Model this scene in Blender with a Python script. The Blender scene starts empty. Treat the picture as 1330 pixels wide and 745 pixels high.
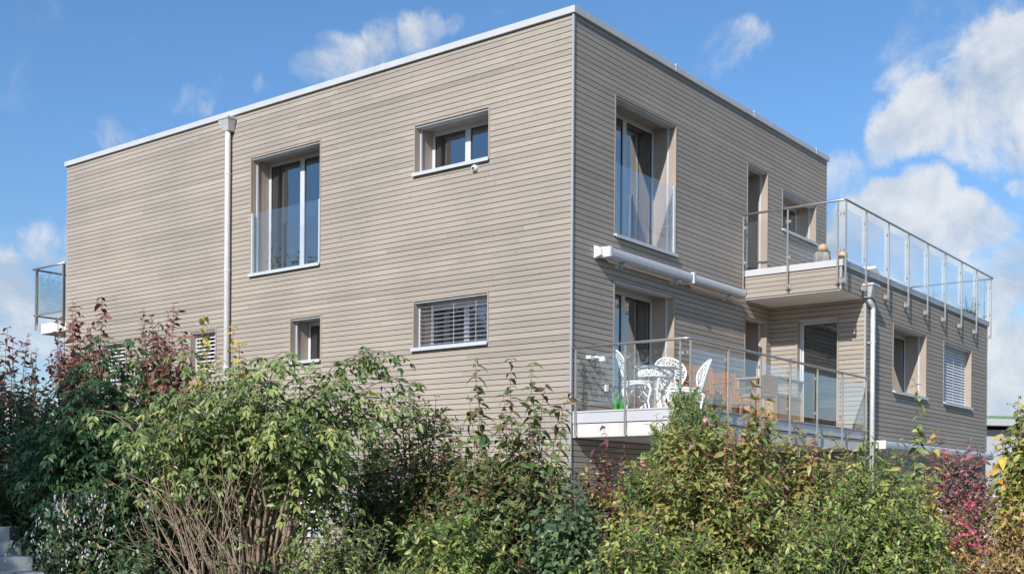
import bpy, math, random
import numpy as np
from mathutils import Vector, Matrix

random.seed(7)
RNG = np.random.default_rng(11)
S = bpy.context.scene
COL = S.collection
R = math.radians

# ------------------------------------------------------------------ camera model (measured from the photograph)
F_PX, CY = 1500.29, 645.29
CAM = np.array([-14.5753, -10.1713, 0.0])
FW = np.array([0.79026648, 0.61275999, -0.00202435])
RT = np.array([0.61275604, -0.79023666, 0.00748669])
UP = np.array([-0.00298783, 0.00715691, 0.99996993])
GROUND = -1.7


def at(px, depth, z=GROUND):
    """ground point seen at column px, that many metres in front of the viewpoint"""
    p = CAM + depth * (FW + RT * (px - 665) / F_PX)
    return np.array([p[0], p[1], z])


def zat(py, depth):
    return (CY - py) * depth / F_PX


# ------------------------------------------------------------------ materials
def new_mat(name):
    m = bpy.data.materials.new(name)
    m.use_nodes = True
    nt = m.node_tree
    nt.nodes.clear()
    out = nt.nodes.new('ShaderNodeOutputMaterial')
    return m, nt, out


def N(nt, t, **kw):
    n = nt.nodes.new(t)
    for k, v in kw.items():
        if k.startswith('i_'):
            n.inputs[k[2:].replace('_', ' ')].default_value = v
        else:
            setattr(n, k, v)
    return n


def ramp(nt, stops):
    n = nt.nodes.new('ShaderNodeValToRGB')
    e = n.color_ramp.elements
    while len(e) < len(stops):
        e.new(0.5)
    for el, (p, c) in zip(e, stops):
        el.position = p
        el.color = (c[0], c[1], c[2], 1)
    return n


def plain(name, c, rough=0.5, metal=0.0, var=0.12, scale=9.0, bump=0.0, spec=0.5, stretch=(1, 1, 1)):
    m, nt, out = new_mat(name)
    b = N(nt, 'ShaderNodeBsdfPrincipled')
    b.inputs['Roughness'].default_value = rough
    b.inputs['Metallic'].default_value = metal
    b.inputs['Specular IOR Level'].default_value = spec
    tc = N(nt, 'ShaderNodeTexCoord')
    mp = N(nt, 'ShaderNodeMapping')
    mp.inputs['Scale'].default_value = stretch
    nz = N(nt, 'ShaderNodeTexNoise')
    nz.inputs['Scale'].default_value = scale
    nz.inputs['Detail'].default_value = 6
    nt.links.new(tc.outputs['Object'], mp.inputs['Vector'])
    nt.links.new(mp.outputs[0], nz.inputs['Vector'])
    lo = [x * (1 - var) for x in c]
    hi = [min(1, x * (1 + var)) for x in c]
    rp = ramp(nt, [(0.3, lo), (0.7, hi)])
    nt.links.new(nz.outputs['Fac'], rp.inputs['Fac'])
    nt.links.new(rp.outputs['Color'], b.inputs['Base Color'])
    if bump:
        bp = N(nt, 'ShaderNodeBump')
        bp.inputs['Strength'].default_value = bump
        bp.inputs['Distance'].default_value = 0.01
        nt.links.new(nz.outputs['Fac'], bp.inputs['Height'])
        nt.links.new(bp.outputs[0], b.inputs['Normal'])
    nt.links.new(b.outputs[0], out.inputs['Surface'])
    return m


def cladding_mat(name, stops):
    m, nt, out = new_mat(name)
    b = N(nt, 'ShaderNodeBsdfPrincipled')
    b.inputs['Roughness'].default_value = 0.75
    b.inputs['Specular IOR Level'].default_value = 0.25
    at_ = N(nt, 'ShaderNodeAttribute', attribute_name='tone')
    tc = N(nt, 'ShaderNodeTexCoord')
    sp = N(nt, 'ShaderNodeSeparateXYZ')
    nt.links.new(tc.outputs['Object'], sp.inputs[0])
    ad = N(nt, 'ShaderNodeMath', operation='ADD')
    nt.links.new(sp.outputs['X'], ad.inputs[0])
    nt.links.new(sp.outputs['Y'], ad.inputs[1])
    zz = N(nt, 'ShaderNodeMath', operation='MULTIPLY')
    zz.inputs[1].default_value = 26.0
    nt.links.new(sp.outputs['Z'], zz.inputs[0])
    cb = N(nt, 'ShaderNodeCombineXYZ')
    nt.links.new(ad.outputs[0], cb.inputs['X'])
    nt.links.new(zz.outputs[0], cb.inputs['Z'])
    off = N(nt, 'ShaderNodeMath', operation='MULTIPLY')
    off.inputs[1].default_value = 37.0
    nt.links.new(at_.outputs['Fac'], off.inputs[0])
    nt.links.new(off.outputs[0], cb.inputs['Y'])
    grain = N(nt, 'ShaderNodeTexNoise')
    grain.inputs['Scale'].default_value = 2.2
    grain.inputs['Detail'].default_value = 8
    grain.inputs['Roughness'].default_value = 0.65
    nt.links.new(cb.outputs[0], grain.inputs['Vector'])
    # tone + grain -> ramp
    g2 = N(nt, 'ShaderNodeMath', operation='MULTIPLY_ADD')
    g2.inputs[1].default_value = 0.55
    g2.inputs[2].default_value = -0.275
    nt.links.new(grain.outputs['Fac'], g2.inputs[0])
    sm = N(nt, 'ShaderNodeMath', operation='ADD')
    nt.links.new(at_.outputs['Fac'], sm.inputs[0])
    nt.links.new(g2.outputs[0], sm.inputs[1])
    rp = ramp(nt, stops)
    nt.links.new(sm.outputs[0], rp.inputs['Fac'])
    # large weather patches
    wz = N(nt, 'ShaderNodeTexNoise')
    wz.inputs['Scale'].default_value = 0.55
    wz.inputs['Detail'].default_value = 4
    nt.links.new(tc.outputs['Object'], wz.inputs['Vector'])
    wr = ramp(nt, [(0.35, (0.90, 0.90, 0.91)), (0.7, (1.06, 1.05, 1.03))])
    nt.links.new(wz.outputs['Fac'], wr.inputs['Fac'])
    mx = N(nt, 'ShaderNodeMixRGB', blend_type='MULTIPLY')
    mx.inputs['Fac'].default_value = 1
    nt.links.new(rp.outputs['Color'], mx.inputs['Color1'])
    nt.links.new(wr.outputs['Color'], mx.inputs['Color2'])
    # knots
    kv = N(nt, 'ShaderNodeCombineXYZ')
    kz = N(nt, 'ShaderNodeMath', operation='MULTIPLY')
    kz.inputs[1].default_value = 2.6
    nt.links.new(sp.outputs['Z'], kz.inputs[0])
    nt.links.new(ad.outputs[0], kv.inputs['X'])
    nt.links.new(kz.outputs[0], kv.inputs['Z'])
    vo = N(nt, 'ShaderNodeTexVoronoi')
    vo.inputs['Scale'].default_value = 2.6
    nt.links.new(kv.outputs[0], vo.inputs['Vector'])
    kr = ramp(nt, [(0.0, (0.50, 0.47, 0.44)), (0.05, (0.74, 0.72, 0.68)), (0.10, (1, 1, 1))])
    nt.links.new(vo.outputs['Distance'], kr.inputs['Fac'])
    mk = N(nt, 'ShaderNodeMixRGB', blend_type='MULTIPLY')
    mk.inputs['Fac'].default_value = 0.9
    nt.links.new(mx.outputs[0], mk.inputs['Color1'])
    nt.links.new(kr.outputs['Color'], mk.inputs['Color2'])
    nt.links.new(mk.outputs[0], b.inputs['Base Color'])
    bp = N(nt, 'ShaderNodeBump')
    bp.inputs['Strength'].default_value = 0.25
    bp.inputs['Distance'].default_value = 0.004
    nt.links.new(grain.outputs['Fac'], bp.inputs['Height'])
    nt.links.new(bp.outputs[0], b.inputs['Normal'])
    nt.links.new(b.outputs[0], out.inputs['Surface'])
    return m


def glass_mat(name, tint, boost=1.0, base=0.0, rough=0.0, milky=0.0, wave=0.0):
    m, nt, out = new_mat(name)
    tr = N(nt, 'ShaderNodeBsdfTransparent')
    tr.inputs['Color'].default_value = (*tint, 1)
    gl = N(nt, 'ShaderNodeBsdfGlossy')
    gl.inputs['Roughness'].default_value = rough
    gl.inputs['Color'].default_value = (0.96, 0.98, 1.0, 1)
    if wave:
        tcw = N(nt, 'ShaderNodeTexCoord')
        nw = N(nt, 'ShaderNodeTexNoise')
        nw.inputs['Scale'].default_value = 1.6
        nt.links.new(tcw.outputs['Object'], nw.inputs['Vector'])
        bw = N(nt, 'ShaderNodeBump')
        bw.inputs['Strength'].default_value = wave
        bw.inputs['Distance'].default_value = 0.05
        nt.links.new(nw.outputs['Fac'], bw.inputs['Height'])
        nt.links.new(bw.outputs[0], gl.inputs['Normal'])
    # the same Schlick weight from either side of the sheet
    lw = N(nt, 'ShaderNodeLayerWeight')
    lw.inputs['Blend'].default_value = 0.5
    pw = N(nt, 'ShaderNodeMath', operation='POWER')
    pw.inputs[1].default_value = 4.2
    nt.links.new(lw.outputs['Facing'], pw.inputs[0])
    ma = N(nt, 'ShaderNodeMath', operation='MULTIPLY_ADD')
    ma.inputs[1].default_value = 0.9 * boost
    ma.inputs[2].default_value = 0.045 * boost + base
    ma.use_clamp = True
    nt.links.new(pw.outputs[0], ma.inputs[0])
    mx = N(nt, 'ShaderNodeMixShader')
    nt.links.new(ma.outputs[0], mx.inputs['Fac'])
    first = tr
    if milky:
        df = N(nt, 'ShaderNodeBsdfDiffuse')
        df.inputs['Color'].default_value = (0.75, 0.82, 0.84, 1)
        m0 = N(nt, 'ShaderNodeMixShader')
        m0.inputs['Fac'].default_value = milky
        nt.links.new(tr.outputs[0], m0.inputs[1])
        nt.links.new(df.outputs[0], m0.inputs[2])
        first = m0
    nt.links.new(first.outputs[0], mx.inputs[1])
    nt.links.new(gl.outputs[0], mx.inputs[2])
    nt.links.new(mx.outputs[0], out.inputs['Surface'])
    return m


def leaf_mat(name, stops, transl=0.26, rough=0.40, spec=0.5, gain=1.95):
    m, nt, out = new_mat(name)
    a = N(nt, 'ShaderNodeAttribute', attribute_name='tone')
    def soft(c_):
        g_ = 0.3 * c_[0] + 0.6 * c_[1] + 0.1 * c_[2]
        c_ = [x * 0.92 + g_ * 0.08 for x in c_]
        if c_[1] > c_[0]: c_[0] *= 1.03
        return tuple(min(0.8, x * gain) for x in c_)
    stops = [(p_, soft(c_)) for p_, c_ in stops]
    rp = ramp(nt, stops)
    nt.links.new(a.outputs['Fac'], rp.inputs['Fac'])
    tc = N(nt, 'ShaderNodeTexCoord')
    nz = N(nt, 'ShaderNodeTexNoise')
    nz.inputs['Scale'].default_value = 30
    nt.links.new(tc.outputs['Object'], nz.inputs['Vector'])
    nr = ramp(nt, [(0.3, (0.8, 0.8, 0.8)), (0.7, (1.2, 1.2, 1.2))])
    nt.links.new(nz.outputs['Fac'], nr.inputs['Fac'])
    mu = N(nt, 'ShaderNodeMixRGB', blend_type='MULTIPLY')
    mu.inputs['Fac'].default_value = 1
    nt.links.new(rp.outputs['Color'], mu.inputs['Color1'])
    nt.links.new(nr.outputs['Color'], mu.inputs['Color2'])
    b = N(nt, 'ShaderNodeBsdfPrincipled')
    b.inputs['Roughness'].default_value = rough
    b.inputs['Specular IOR Level'].default_value = spec
    nt.links.new(mu.outputs[0], b.inputs['Base Color'])
    t = N(nt, 'ShaderNodeBsdfTranslucent')
    hs = N(nt, 'ShaderNodeHueSaturation')
    hs.inputs['Saturation'].default_value = 1.15
    hs.inputs['Value'].default_value = 1.25
    nt.links.new(mu.outputs[0], hs.inputs['Color'])
    nt.links.new(hs.outputs[0], t.inputs['Color'])
    mx = N(nt, 'ShaderNodeMixShader')
    mx.inputs['Fac'].default_value = transl
    nt.links.new(b.outputs[0], mx.inputs[1])
    nt.links.new(t.outputs[0], mx.inputs[2])
    nt.links.new(mx.outputs[0], out.inputs['Surface'])
    return m


M = {}
M['clad'] = cladding_mat('wood_cladding', [(0.0, (0.282, 0.246, 0.216)), (0.4, (0.352, 0.311, 0.272)),
                                           (0.65, (0.396, 0.350, 0.305)), (1.0, (0.452, 0.401, 0.350))])
M['lining'] = plain('wood_lining', (0.36, 0.295, 0.245), 0.7, var=0.10, scale=5, stretch=(1, 1, 0.2))
M['membrane'] = plain('dark_membrane', (0.035, 0.032, 0.03), 0.9)
M['coping'] = plain('grey_metal_sheet', (0.50, 0.51, 0.535), 0.42, var=0.05, scale=2)
M['zinc'] = plain('zinc_sheet', (0.62, 0.62, 0.63), 0.36, metal=0.25, var=0.12, scale=6)
M['steel'] = plain('stainless_steel', (0.50, 0.47, 0.43), 0.36, metal=0.75, var=0.08, scale=14)
M['alu'] = plain('painted_aluminium', (0.52, 0.545, 0.585), 0.4, var=0.05)
M['zinclit'] = plain('sunlit_zinc_sheet', (0.74, 0.74, 0.75), 0.33, metal=0.1, var=0.06)  # zinc lightened for the left downpipe, its sunlit look put into the colour
M['strip'] = plain('corner_profile_metal', (0.36, 0.37, 0.395), 0.45, var=0.05)
M['white'] = plain('white_paint', (0.78, 0.78, 0.78), 0.42, var=0.03)
M['frame'] = plain('window_frame_paint', (0.54, 0.565, 0.61), 0.4, var=0.04)
M['slat'] = plain('blind_slat_metal', (0.55, 0.58, 0.64), 0.4, var=0.05)
M['slatwhite'] = plain('light_blind_metal', (0.68, 0.69, 0.72), 0.45, var=0.05)
M['dark'] = plain('dark_rubber', (0.03, 0.03, 0.033), 0.6)
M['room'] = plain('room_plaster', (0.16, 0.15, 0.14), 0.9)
M['curtain'] = plain('curtain_cloth', (0.66, 0.64, 0.61), 0.9, var=0.06, stretch=(30, 30, 1), scale=2)
M['concrete'] = plain('pale_concrete', (0.60, 0.59, 0.57), 0.85, var=0.14, scale=3.5, bump=0.15)
M['soffit'] = plain('soffit_render', (0.84, 0.82, 0.79), 0.85, var=0.06, scale=4)
M['step'] = plain('step_concrete', (0.31, 0.325, 0.34), 0.85, var=0.16, scale=6, bump=0.2)
M['deck'] = plain('terrace_slabs', (0.52, 0.505, 0.48), 0.85, var=0.12, scale=2)
M['teak'] = plain('oiled_teak', (0.36, 0.165, 0.06), 0.55, var=0.28, scale=7, stretch=(1, 1, 6))
M['teakgrey'] = plain('pale_teak', (0.40, 0.23, 0.125), 0.6, var=0.2, scale=6, stretch=(1, 1, 5))
M['greenp'] = plain('green_plastic', (0.06, 0.30, 0.045), 0.35, var=0.05)
M['stump'] = plain('weathered_wood', (0.30, 0.27, 0.24), 0.9, var=0.45, scale=9, stretch=(3, 3, 0.5), bump=0.8)
M['ball'] = plain('turned_wood', (0.56, 0.38, 0.22), 0.5, var=0.15, scale=6)
M['pot'] = plain('pale_glazed_pot', (0.50, 0.51, 0.49), 0.4, var=0.15)
M['cast'] = plain('white_cast_metal', (0.82, 0.82, 0.81), 0.4, var=0.03)
M['plaster'] = plain('grey_plaster', (0.40, 0.41, 0.43), 0.9, var=0.06)
M['greenroof'] = plain('green_roof_sheet', (0.13, 0.22, 0.12), 0.7, var=0.3, scale=3)
M['stone'] = plain('pale_stone', (0.46, 0.44, 0.40), 0.9, var=0.2, scale=8, bump=0.4)
M['ground'] = plain('meadow_ground', (0.085, 0.085, 0.045), 0.95, var=0.5, scale=1.3, bump=0.4)
M['paving'] = plain('paving_slabs', (0.36, 0.35, 0.33), 0.9, var=0.15, scale=1.8)
M['pane'] = glass_mat('window_glass', (0.50, 0.54, 0.56), boost=1.9, base=0.20, wave=0.07)
M['guard'] = glass_mat('railing_glass', (0.98, 0.99, 0.988), boost=0.95, base=0.022, milky=0.010)
M['bark'] = plain('grey_brown_bark', (0.15, 0.115, 0.085), 0.85, var=0.35, scale=16)
M['twig'] = plain('pale_bare_twig', (0.30, 0.22, 0.16), 0.8, var=0.3, scale=16)
M['redtwig'] = plain('reddish_twig', (0.19, 0.095, 0.065), 0.75, var=0.3, scale=16)

# leaf palettes: tone 0..1
LM = {
    'elder': leaf_mat('elder_leaves', [(0, (0.034, 0.062, 0.018)), (0.45, (0.088, 0.128, 0.036)), (0.85, (0.155, 0.19, 0.055)), (1, (0.26, 0.26, 0.06))]),
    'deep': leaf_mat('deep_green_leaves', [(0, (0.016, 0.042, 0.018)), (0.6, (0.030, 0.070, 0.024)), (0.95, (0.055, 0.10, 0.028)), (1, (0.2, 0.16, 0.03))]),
    'red': leaf_mat('autumn_red_leaves', [(0, (0.045, 0.066, 0.022)), (0.35, (0.085, 0.085, 0.03)), (0.6, (0.12, 0.052, 0.040)), (1, (0.135, 0.034, 0.042))]),
    'bronze': leaf_mat('bronze_green_leaves', [(0, (0.022, 0.048, 0.014)), (0.4, (0.052, 0.090, 0.024)), (0.7, (0.095, 0.115, 0.034)), (1, (0.11, 0.062, 0.042))]),
    'fresh': leaf_mat('fresh_green_leaves', [(0, (0.028, 0.062, 0.012)), (0.5, (0.088, 0.142, 0.024)), (0.9, (0.19, 0.22, 0.045)), (1, (0.24, 0.18, 0.05))]),
    'olive': leaf_mat('olive_leaves', [(0, (0.030, 0.055, 0.012)), (0.4, (0.092, 0.128, 0.024)), (0.75, (0.185, 0.19, 0.045)), (1, (0.17, 0.085, 0.05))]),
    'conifer': leaf_mat('conifer_needles', [(0, (0.022, 0.050, 0.016)), (0.6, (0.062, 0.105, 0.026)), (1, (0.14, 0.17, 0.04))], transl=0.15),
    'yellow': leaf_mat('yellow_green_leaves', [(0, (0.06, 0.09, 0.018)), (0.5, (0.15, 0.165, 0.03)), (0.8, (0.33, 0.25, 0.035)), (1, (0.30, 0.13, 0.03))]),
    'orange': leaf_mat('orange_brown_leaves', [(0, (0.10, 0.095, 0.025)), (0.4, (0.22, 0.15, 0.04)), (0.8, (0.32, 0.17, 0.04)), (1, (0.25, 0.09, 0.05))]),
    'stalk': leaf_mat('purple_tipped_leaves', [(0, (0.06, 0.085, 0.018)), (0.45, (0.14, 0.155, 0.03)), (0.7, (0.22, 0.19, 0.035)), (0.85, (0.13, 0.06, 0.04)), (1, (0.10, 0.03, 0.04))]),
    'purple': leaf_mat('purple_leaves', [(0, (0.070, 0.042, 0.038)), (0.5, (0.125, 0.070, 0.066)), (0.9, (0.20, 0.115, 0.105)), (1, (0.30, 0.06, 0.075))]),
    'ivy': leaf_mat('blue_green_leaves', [(0, (0.022, 0.050, 0.022)), (0.6, (0.042, 0.082, 0.034)), (1, (0.085, 0.125, 0.045))]),
    'pink': leaf_mat('pink_petals', [(0, (0.52, 0.12, 0.22)), (0.6, (0.62, 0.28, 0.36)), (1, (0.66, 0.50, 0.52))], gain=1.2, transl=0.4),
    'magenta': leaf_mat('magenta_petals', [(0, (0.50, 0.04, 0.12)), (0.6, (0.62, 0.09, 0.20)), (1, (0.66, 0.20, 0.30))], gain=1.25, transl=0.45),
    'seed': leaf_mat('dry_white_seedheads', [(0, (0.36, 0.34, 0.33)), (1, (0.62, 0.60, 0.60))], gain=1.15),
    'dry': leaf_mat('dry_brown_leaves', [(0, (0.20, 0.13, 0.09)), (0.6, (0.36, 0.27, 0.21)), (1, (0.50, 0.42, 0.36))]),
    'tree': leaf_mat('tree_leaves', [(0, (0.022, 0.045, 0.014)), (0.6, (0.045, 0.080, 0.022)), (1, (0.085, 0.12, 0.03))]),
}


# ------------------------------------------------------------------ mesh builder
class MB:
    def __init__(self):
        self.v, self.f, self.t = [], [], []

    def box(self, x0, x1, y0, y1, z0, z1, tone=0.5):
        if x1 < x0: x0, x1 = x1, x0
        if y1 < y0: y0, y1 = y1, y0
        if z1 < z0: z0, z1 = z1, z0
        b = len(self.v)
        self.v += [(x0, y0, z0), (x1, y0, z0), (x1, y1, z0), (x0, y1, z0), (x0, y0, z1), (x1, y0, z1), (x1, y1, z1), (x0, y1, z1)]
        for q in ((0, 3, 2, 1), (4, 5, 6, 7), (0, 1, 5, 4), (1, 2, 6, 5), (2, 3, 7, 6), (3, 0, 4, 7)):
            self.f.append(tuple(b + i for i in q))
            self.t.append(tone)
        return self

    def hexa(self, p8, tone=0.5):
        b = len(self.v)
        self.v += [tuple(p) for p in p8]
        for q in ((0, 3, 2, 1), (4, 5, 6, 7), (0, 1, 5, 4), (1, 2, 6, 5), (2, 3, 7, 6), (3, 0, 4, 7)):
            self.f.append(tuple(b + i for i in q))
            self.t.append(tone)
        return self

    def bar(self, p, q, w, h, up=(0, 0, 1), tone=0.5):
        p, q, u = Vector(p), Vector(q), Vector(up)
        d = (q - p).normalized()
        if abs(d.dot(u)) > 0.97: u = Vector((1, 0, 0))
        s = d.cross(u).normalized() * (w / 2)
        u = s.cross(d).normalized() * (h / 2)
        self.hexa([p - s - u, p + s - u, q + s - u, q - s - u, p - s + u, p + s + u, q + s + u, q - s + u], tone)
        return self

    def tube(self, pts, r, n=8, tone=0.5, closed=False, caps=True):
        pts = [Vector(p) for p in pts]
        k = len(pts)
        rs = r if isinstance(r, (list, tuple)) else [r] * k
        b = len(self.v)
        ref = None
        for i, p in enumerate(pts):
            if closed:
                d = pts[(i + 1) % k] - pts[i - 1]
            else:
                d = pts[min(i + 1, k - 1)] - pts[max(i - 1, 0)]
            d.normalize()
            if ref is None:
                ref = Vector((0, 0, 1)) if abs(d.z) < 0.9 else Vector((1, 0, 0))
            a = d.cross(ref)
            if a.length < 1e-5:
                a = d.orthogonal()
            a.normalize()
            ref = a.cross(d)
            for j in range(n):
                an = 2 * math.pi * j / n
                self.v.append(tuple(p + (a * math.cos(an) + ref * math.sin(an)) * rs[i]))
        for i in range(k if closed else k - 1):
            i2 = (i + 1) % k
            for j in range(n):
                j2 = (j + 1) % n
                self.f.append((b + i * n + j, b + i * n + j2, b + i2 * n + j2, b + i2 * n + j))
                self.t.append(tone)
        if caps and not closed:
            self.f.append(tuple(b + j for j in reversed(range(n))))
            self.f.append(tuple(b + (k - 1) * n + j for j in range(n)))
            self.t += [tone, tone]
        return self

    def ring(self, c, r, rad, ax=None, n=14, m=5, tone=0.5):
        """torus around c; ax = (u, v) plane vectors"""
        u, v = (Vector(ax[0]), Vector(ax[1])) if ax else (Vector((1, 0, 0)), Vector((0, 1, 0)))
        c = Vector(c)
        self.tube([c + u * (r * math.cos(2 * math.pi * i / n)) + v * (r * math.sin(2 * math.pi * i / n)) for i in range(n)], rad, m, tone, closed=True)
        return self

    def lathe(self, prof, c=(0, 0, 0), n=16, tone=0.5):
        """prof: list of (radius, z)"""
        b = len(self.v)
        for r, z in prof:
            for j in range(n):
                a = 2 * math.pi * j / n
                self.v.append((c[0] + r * math.cos(a), c[1] + r * math.sin(a), c[2] + z))
        for i in range(len(prof) - 1):
            for j in range(n):
                j2 = (j + 1) % n
                self.f.append((b + i * n + j, b + i * n + j2, b + (i + 1) * n + j2, b + (i + 1) * n + j))
                self.t.append(tone)
        self.f.append(tuple(b + j for j in reversed(range(n))))
        self.f.append(tuple(b + (len(prof) - 1) * n + j for j in range(n)))
        self.t += [tone, tone]
        return self

    def xform(self, mat):
        self.v = [tuple(mat @ Vector(p)) for p in self.v]
        return self

    def build(self, name, mat, parent=None, smooth=False, bevel=0.0, label=None):
        me = bpy.data.meshes.new(name)
        me.from_pydata(self.v, [], self.f)
        at_ = me.attributes.new('tone', 'FLOAT', 'FACE')
        at_.data.foreach_set('value', np.array(self.t, dtype=np.float32))
        me.materials.append(mat)
        if smooth:
            me.polygons.foreach_set('use_smooth', [True] * len(me.polygons))
        me.update()
        o = bpy.data.objects.new(name, me)
        COL.objects.link(o)
        if parent is not None:
            o.parent = parent
        if bevel:
            bv = o.modifiers.new('edge', 'BEVEL')
            bv.width = bevel
            bv.segments = 2
            bv.limit_method = 'ANGLE'
        if label:
            o['label'] = label
        return o


def tag(o, label=None, cat=None, group=None, kind=None):
    if label: o['label'] = label
    if cat: o['category'] = cat
    if group: o['group'] = group
    if kind: o['kind'] = kind
    return o


def empty(name, loc=(0, 0, 0), rz=0.0, **kw):
    o = bpy.data.objects.new(name, None)
    o.empty_display_size = 0.2
    COL.objects.link(o)
    o.location = loc
    o.rotation_euler = (0, 0, rz)
    return tag(o, **kw)


def copy_tree(o, parent=None):
    c = o.copy()
    COL.objects.link(c)
    if parent is not None: c.parent = parent
    for ch in list(o.children):
        copy_tree(ch, c)
    return c


# ------------------------------------------------------------------ house dimensions (metres; z = 0 at eye height)
L1, L2 = 14.04, 9.79            # long side (along +y), front (along +x)
ZR = 7.5                        # roof edge
X0, X1, XW = 5.827, 7.032, 15.146
YD = -1.948
ZC = 4.36                       # terrace edge
ZS = 3.8124                     # soffit of the terrace overhang
PITCH, GAP, ZREF = 0.0895, 0.0095, 7.32
TH = 0.022                      # board thickness

house = empty('apartment_house', (0, 0, 0), label='modern two storey house clad in greyish wooden boards with glass railed balconies', cat='house')


def P3(ax, c, u, z):
    return (c, u, z) if ax == 'x' else (u, c, z)


def abox(mb, ax, c0, c1, u0, u1, z0, z1, tone=0.5):
    if ax == 'x':
        mb.box(c0, c1, u0, u1, z0, z1, tone)
    else:
        mb.box(u0, u1, c0, c1, z0, z1, tone)


def subtract(iv, cuts):
    out = [iv]
    for a, b in cuts:
        nx = []
        for p, q in out:
            if b <= p or a >= q:
                nx.append((p, q))
            else:
                if a > p: nx.append((p, a))
                if b < q: nx.append((b, q))
        out = nx
    return out


def clad(mb, ax, c, sgn, u0, u1, z0, z1, holes, rnd, m=0.03):
    """boards on plane ax = c; sgn = direction pointing INTO the wall"""
    k0 = int(math.floor((ZREF - z1) / PITCH)) - 1
    k = k0
    while True:
        zt = ZREF - k * PITCH - GAP
        zb = ZREF - (k + 1) * PITCH
        k += 1
        if zt <= z0: break
        if zb >= z1: continue
        za, zc = max(zb, z0), min(zt, z1)
        if zc - za < 0.006: continue
        edges = [za, zc]
        for h in holes:
            for e in (h[2] - m, h[3] + m):
                if za < e < zc: edges.append(e)
        edges = sorted(edges)
        # butt joints of this course
        js, x = [], u0 + rnd.uniform(-4, -0.5)
        while x < u1:
            js.append(x)
            x += rnd.choice((3.0, 3.9, 4.5, 5.1))
        js.append(x)
        tones = [min(1, max(0, rnd.gauss(0.52, 0.105))) for _ in js]
        d = rnd.uniform(-0.0012, 0.0012)
        for ea, eb in zip(edges[:-1], edges[1:]):
            if eb - ea < 0.004: continue
            mid = (ea + eb) / 2
            cuts = [(h[0] - m, h[1] + m) for h in holes if h[2] - m < mid < h[3] + m]
            for j in range(len(js) - 1):
                a, b = max(js[j] + 0.0012, u0), min(js[j + 1] - 0.0012, u1)
                if b <= a: continue
                for p, q in subtract((a, b), cuts):
                    if q - p < 0.003: continue
                    # rhomboid board: front face, top sloping in, bottom undercut
                    f, bk = c + sgn * d, c + sgn * (TH + d)
                    sl = 0.004
                    pts = [P3(ax, f, p, ea), P3(ax, f, q, ea), P3(ax, bk, q, ea + sl), P3(ax, bk, p, ea + sl),
                           P3(ax, f, p, eb - sl * 0.3), P3(ax, f, q, eb - sl * 0.3), P3(ax, bk, q, eb), P3(ax, bk, p, eb)]
                    mb.hexa(pts, tones[j])


def core(mb, ax, c0, c1, u0, u1, z0, z1, holes):
    us = sorted({u0, u1, *[max(u0, min(u1, e)) for h in holes for e in (h[0] - 0.028, h[1] + 0.028)]})
    zs = sorted({z0, z1, *[max(z0, min(z1, e)) for h in holes for e in (h[2] - 0.028, h[3] + 0.028)]})
    for i in range(len(us) - 1):
        # merge cells vertically
        run = None
        for j in range(len(zs) - 1):
            um, zm = (us[i] + us[i + 1]) / 2, (zs[j] + zs[j + 1]) / 2
            solid = not any(h[0] - 0.028 < um < h[1] + 0.028 and h[2] - 0.028 < zm < h[3] + 0.028 for h in holes)
            if solid:
                if run is None: run = zs[j]
            elif run is not None:
                abox(mb, ax, c0, c1, us[i], us[i + 1], run, zs[j]); run = None
        if run is not None:
            abox(mb, ax, c0, c1, us[i], us[i + 1], run, zs[-1])


rnd = random.Random(3)
# openings: (u0, u1, z0, z1)
W1 = (5.646, 7.578, 4.222, 6.469)
W2 = (1.667, 3.282, 5.461, 6.283)
W3 = (1.667, 3.282, 2.481, 3.284)
W4 = (5.608, 6.416, 2.453, 3.258)
W5 = (8.638, 9.444, 2.453, 3.258)
W6 = (11.72, 12.53, 2.453, 3.258)
B1 = (5.46, 6.27, -0.75, 0.19)
B2 = (1.80, 2.95, -0.75, 0.19)
B3 = (9.3, 10.1, -0.75, 0.19)
V1 = (1.210, 3.145, 4.222, 6.474)
V2 = (5.944, 6.813, 4.30, 6.474)
V3 = (7.532, 9.205, 5.480, 6.286)
V4 = (1.213, 3.129, 1.30, 3.494)
V5 = (5.876, 6.800, 1.30, 3.494)
D3 = (-1.385, -0.565, 1.30, 3.505)
U1 = (8.553, 10.545, 2.150, 3.498)
U2 = (11.766, 13.800, 2.140, 3.492)
F1H = [W1, W2, W3, W4, W5, W6, B1, B2, B3]
F2U = [V1, V2, V3]
F2L = [V4, V5]

# structural shell
mb = MB()
core(mb, 'x', 0.03, 0.44, 0.03, L1, GROUND - 0.3, 7.39, F1H)
core(mb, 'y', 0.03, 0.44, 0.44, L2, 4.2, 7.39, F2U)
core(mb, 'y', 0.03, 0.44, 0.44, X1 + 0.03, GROUND - 0.3, 4.2, F2L)
core(mb, 'x', X1 + 0.03, X1 + 0.44, YD + 0.03, 0.03, GROUND - 0.3, 4.2, [D3])
core(mb, 'y', YD + 0.03, YD + 0.44, X1 + 0.44, XW, GROUND - 0.3, 4.2, [U1, U2])
mb.box(L2 - 0.44, L2 - 0.03, 0.44, L1 - 0.44, 4.2, 7.39)
mb.box(0.44, L2, L1 - 0.44, L1 - 0.0, GROUND - 0.3, 7.39)
mb.box(XW - 0.44, XW - 0.03, YD + 0.44, 8.0, GROUND - 0.3, 4.2)
mb.box(L2, XW - 0.44, 7.6, 8.0, GROUND - 0.3, 4.2)
mb.build('wall', M['membrane'], house)

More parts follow.
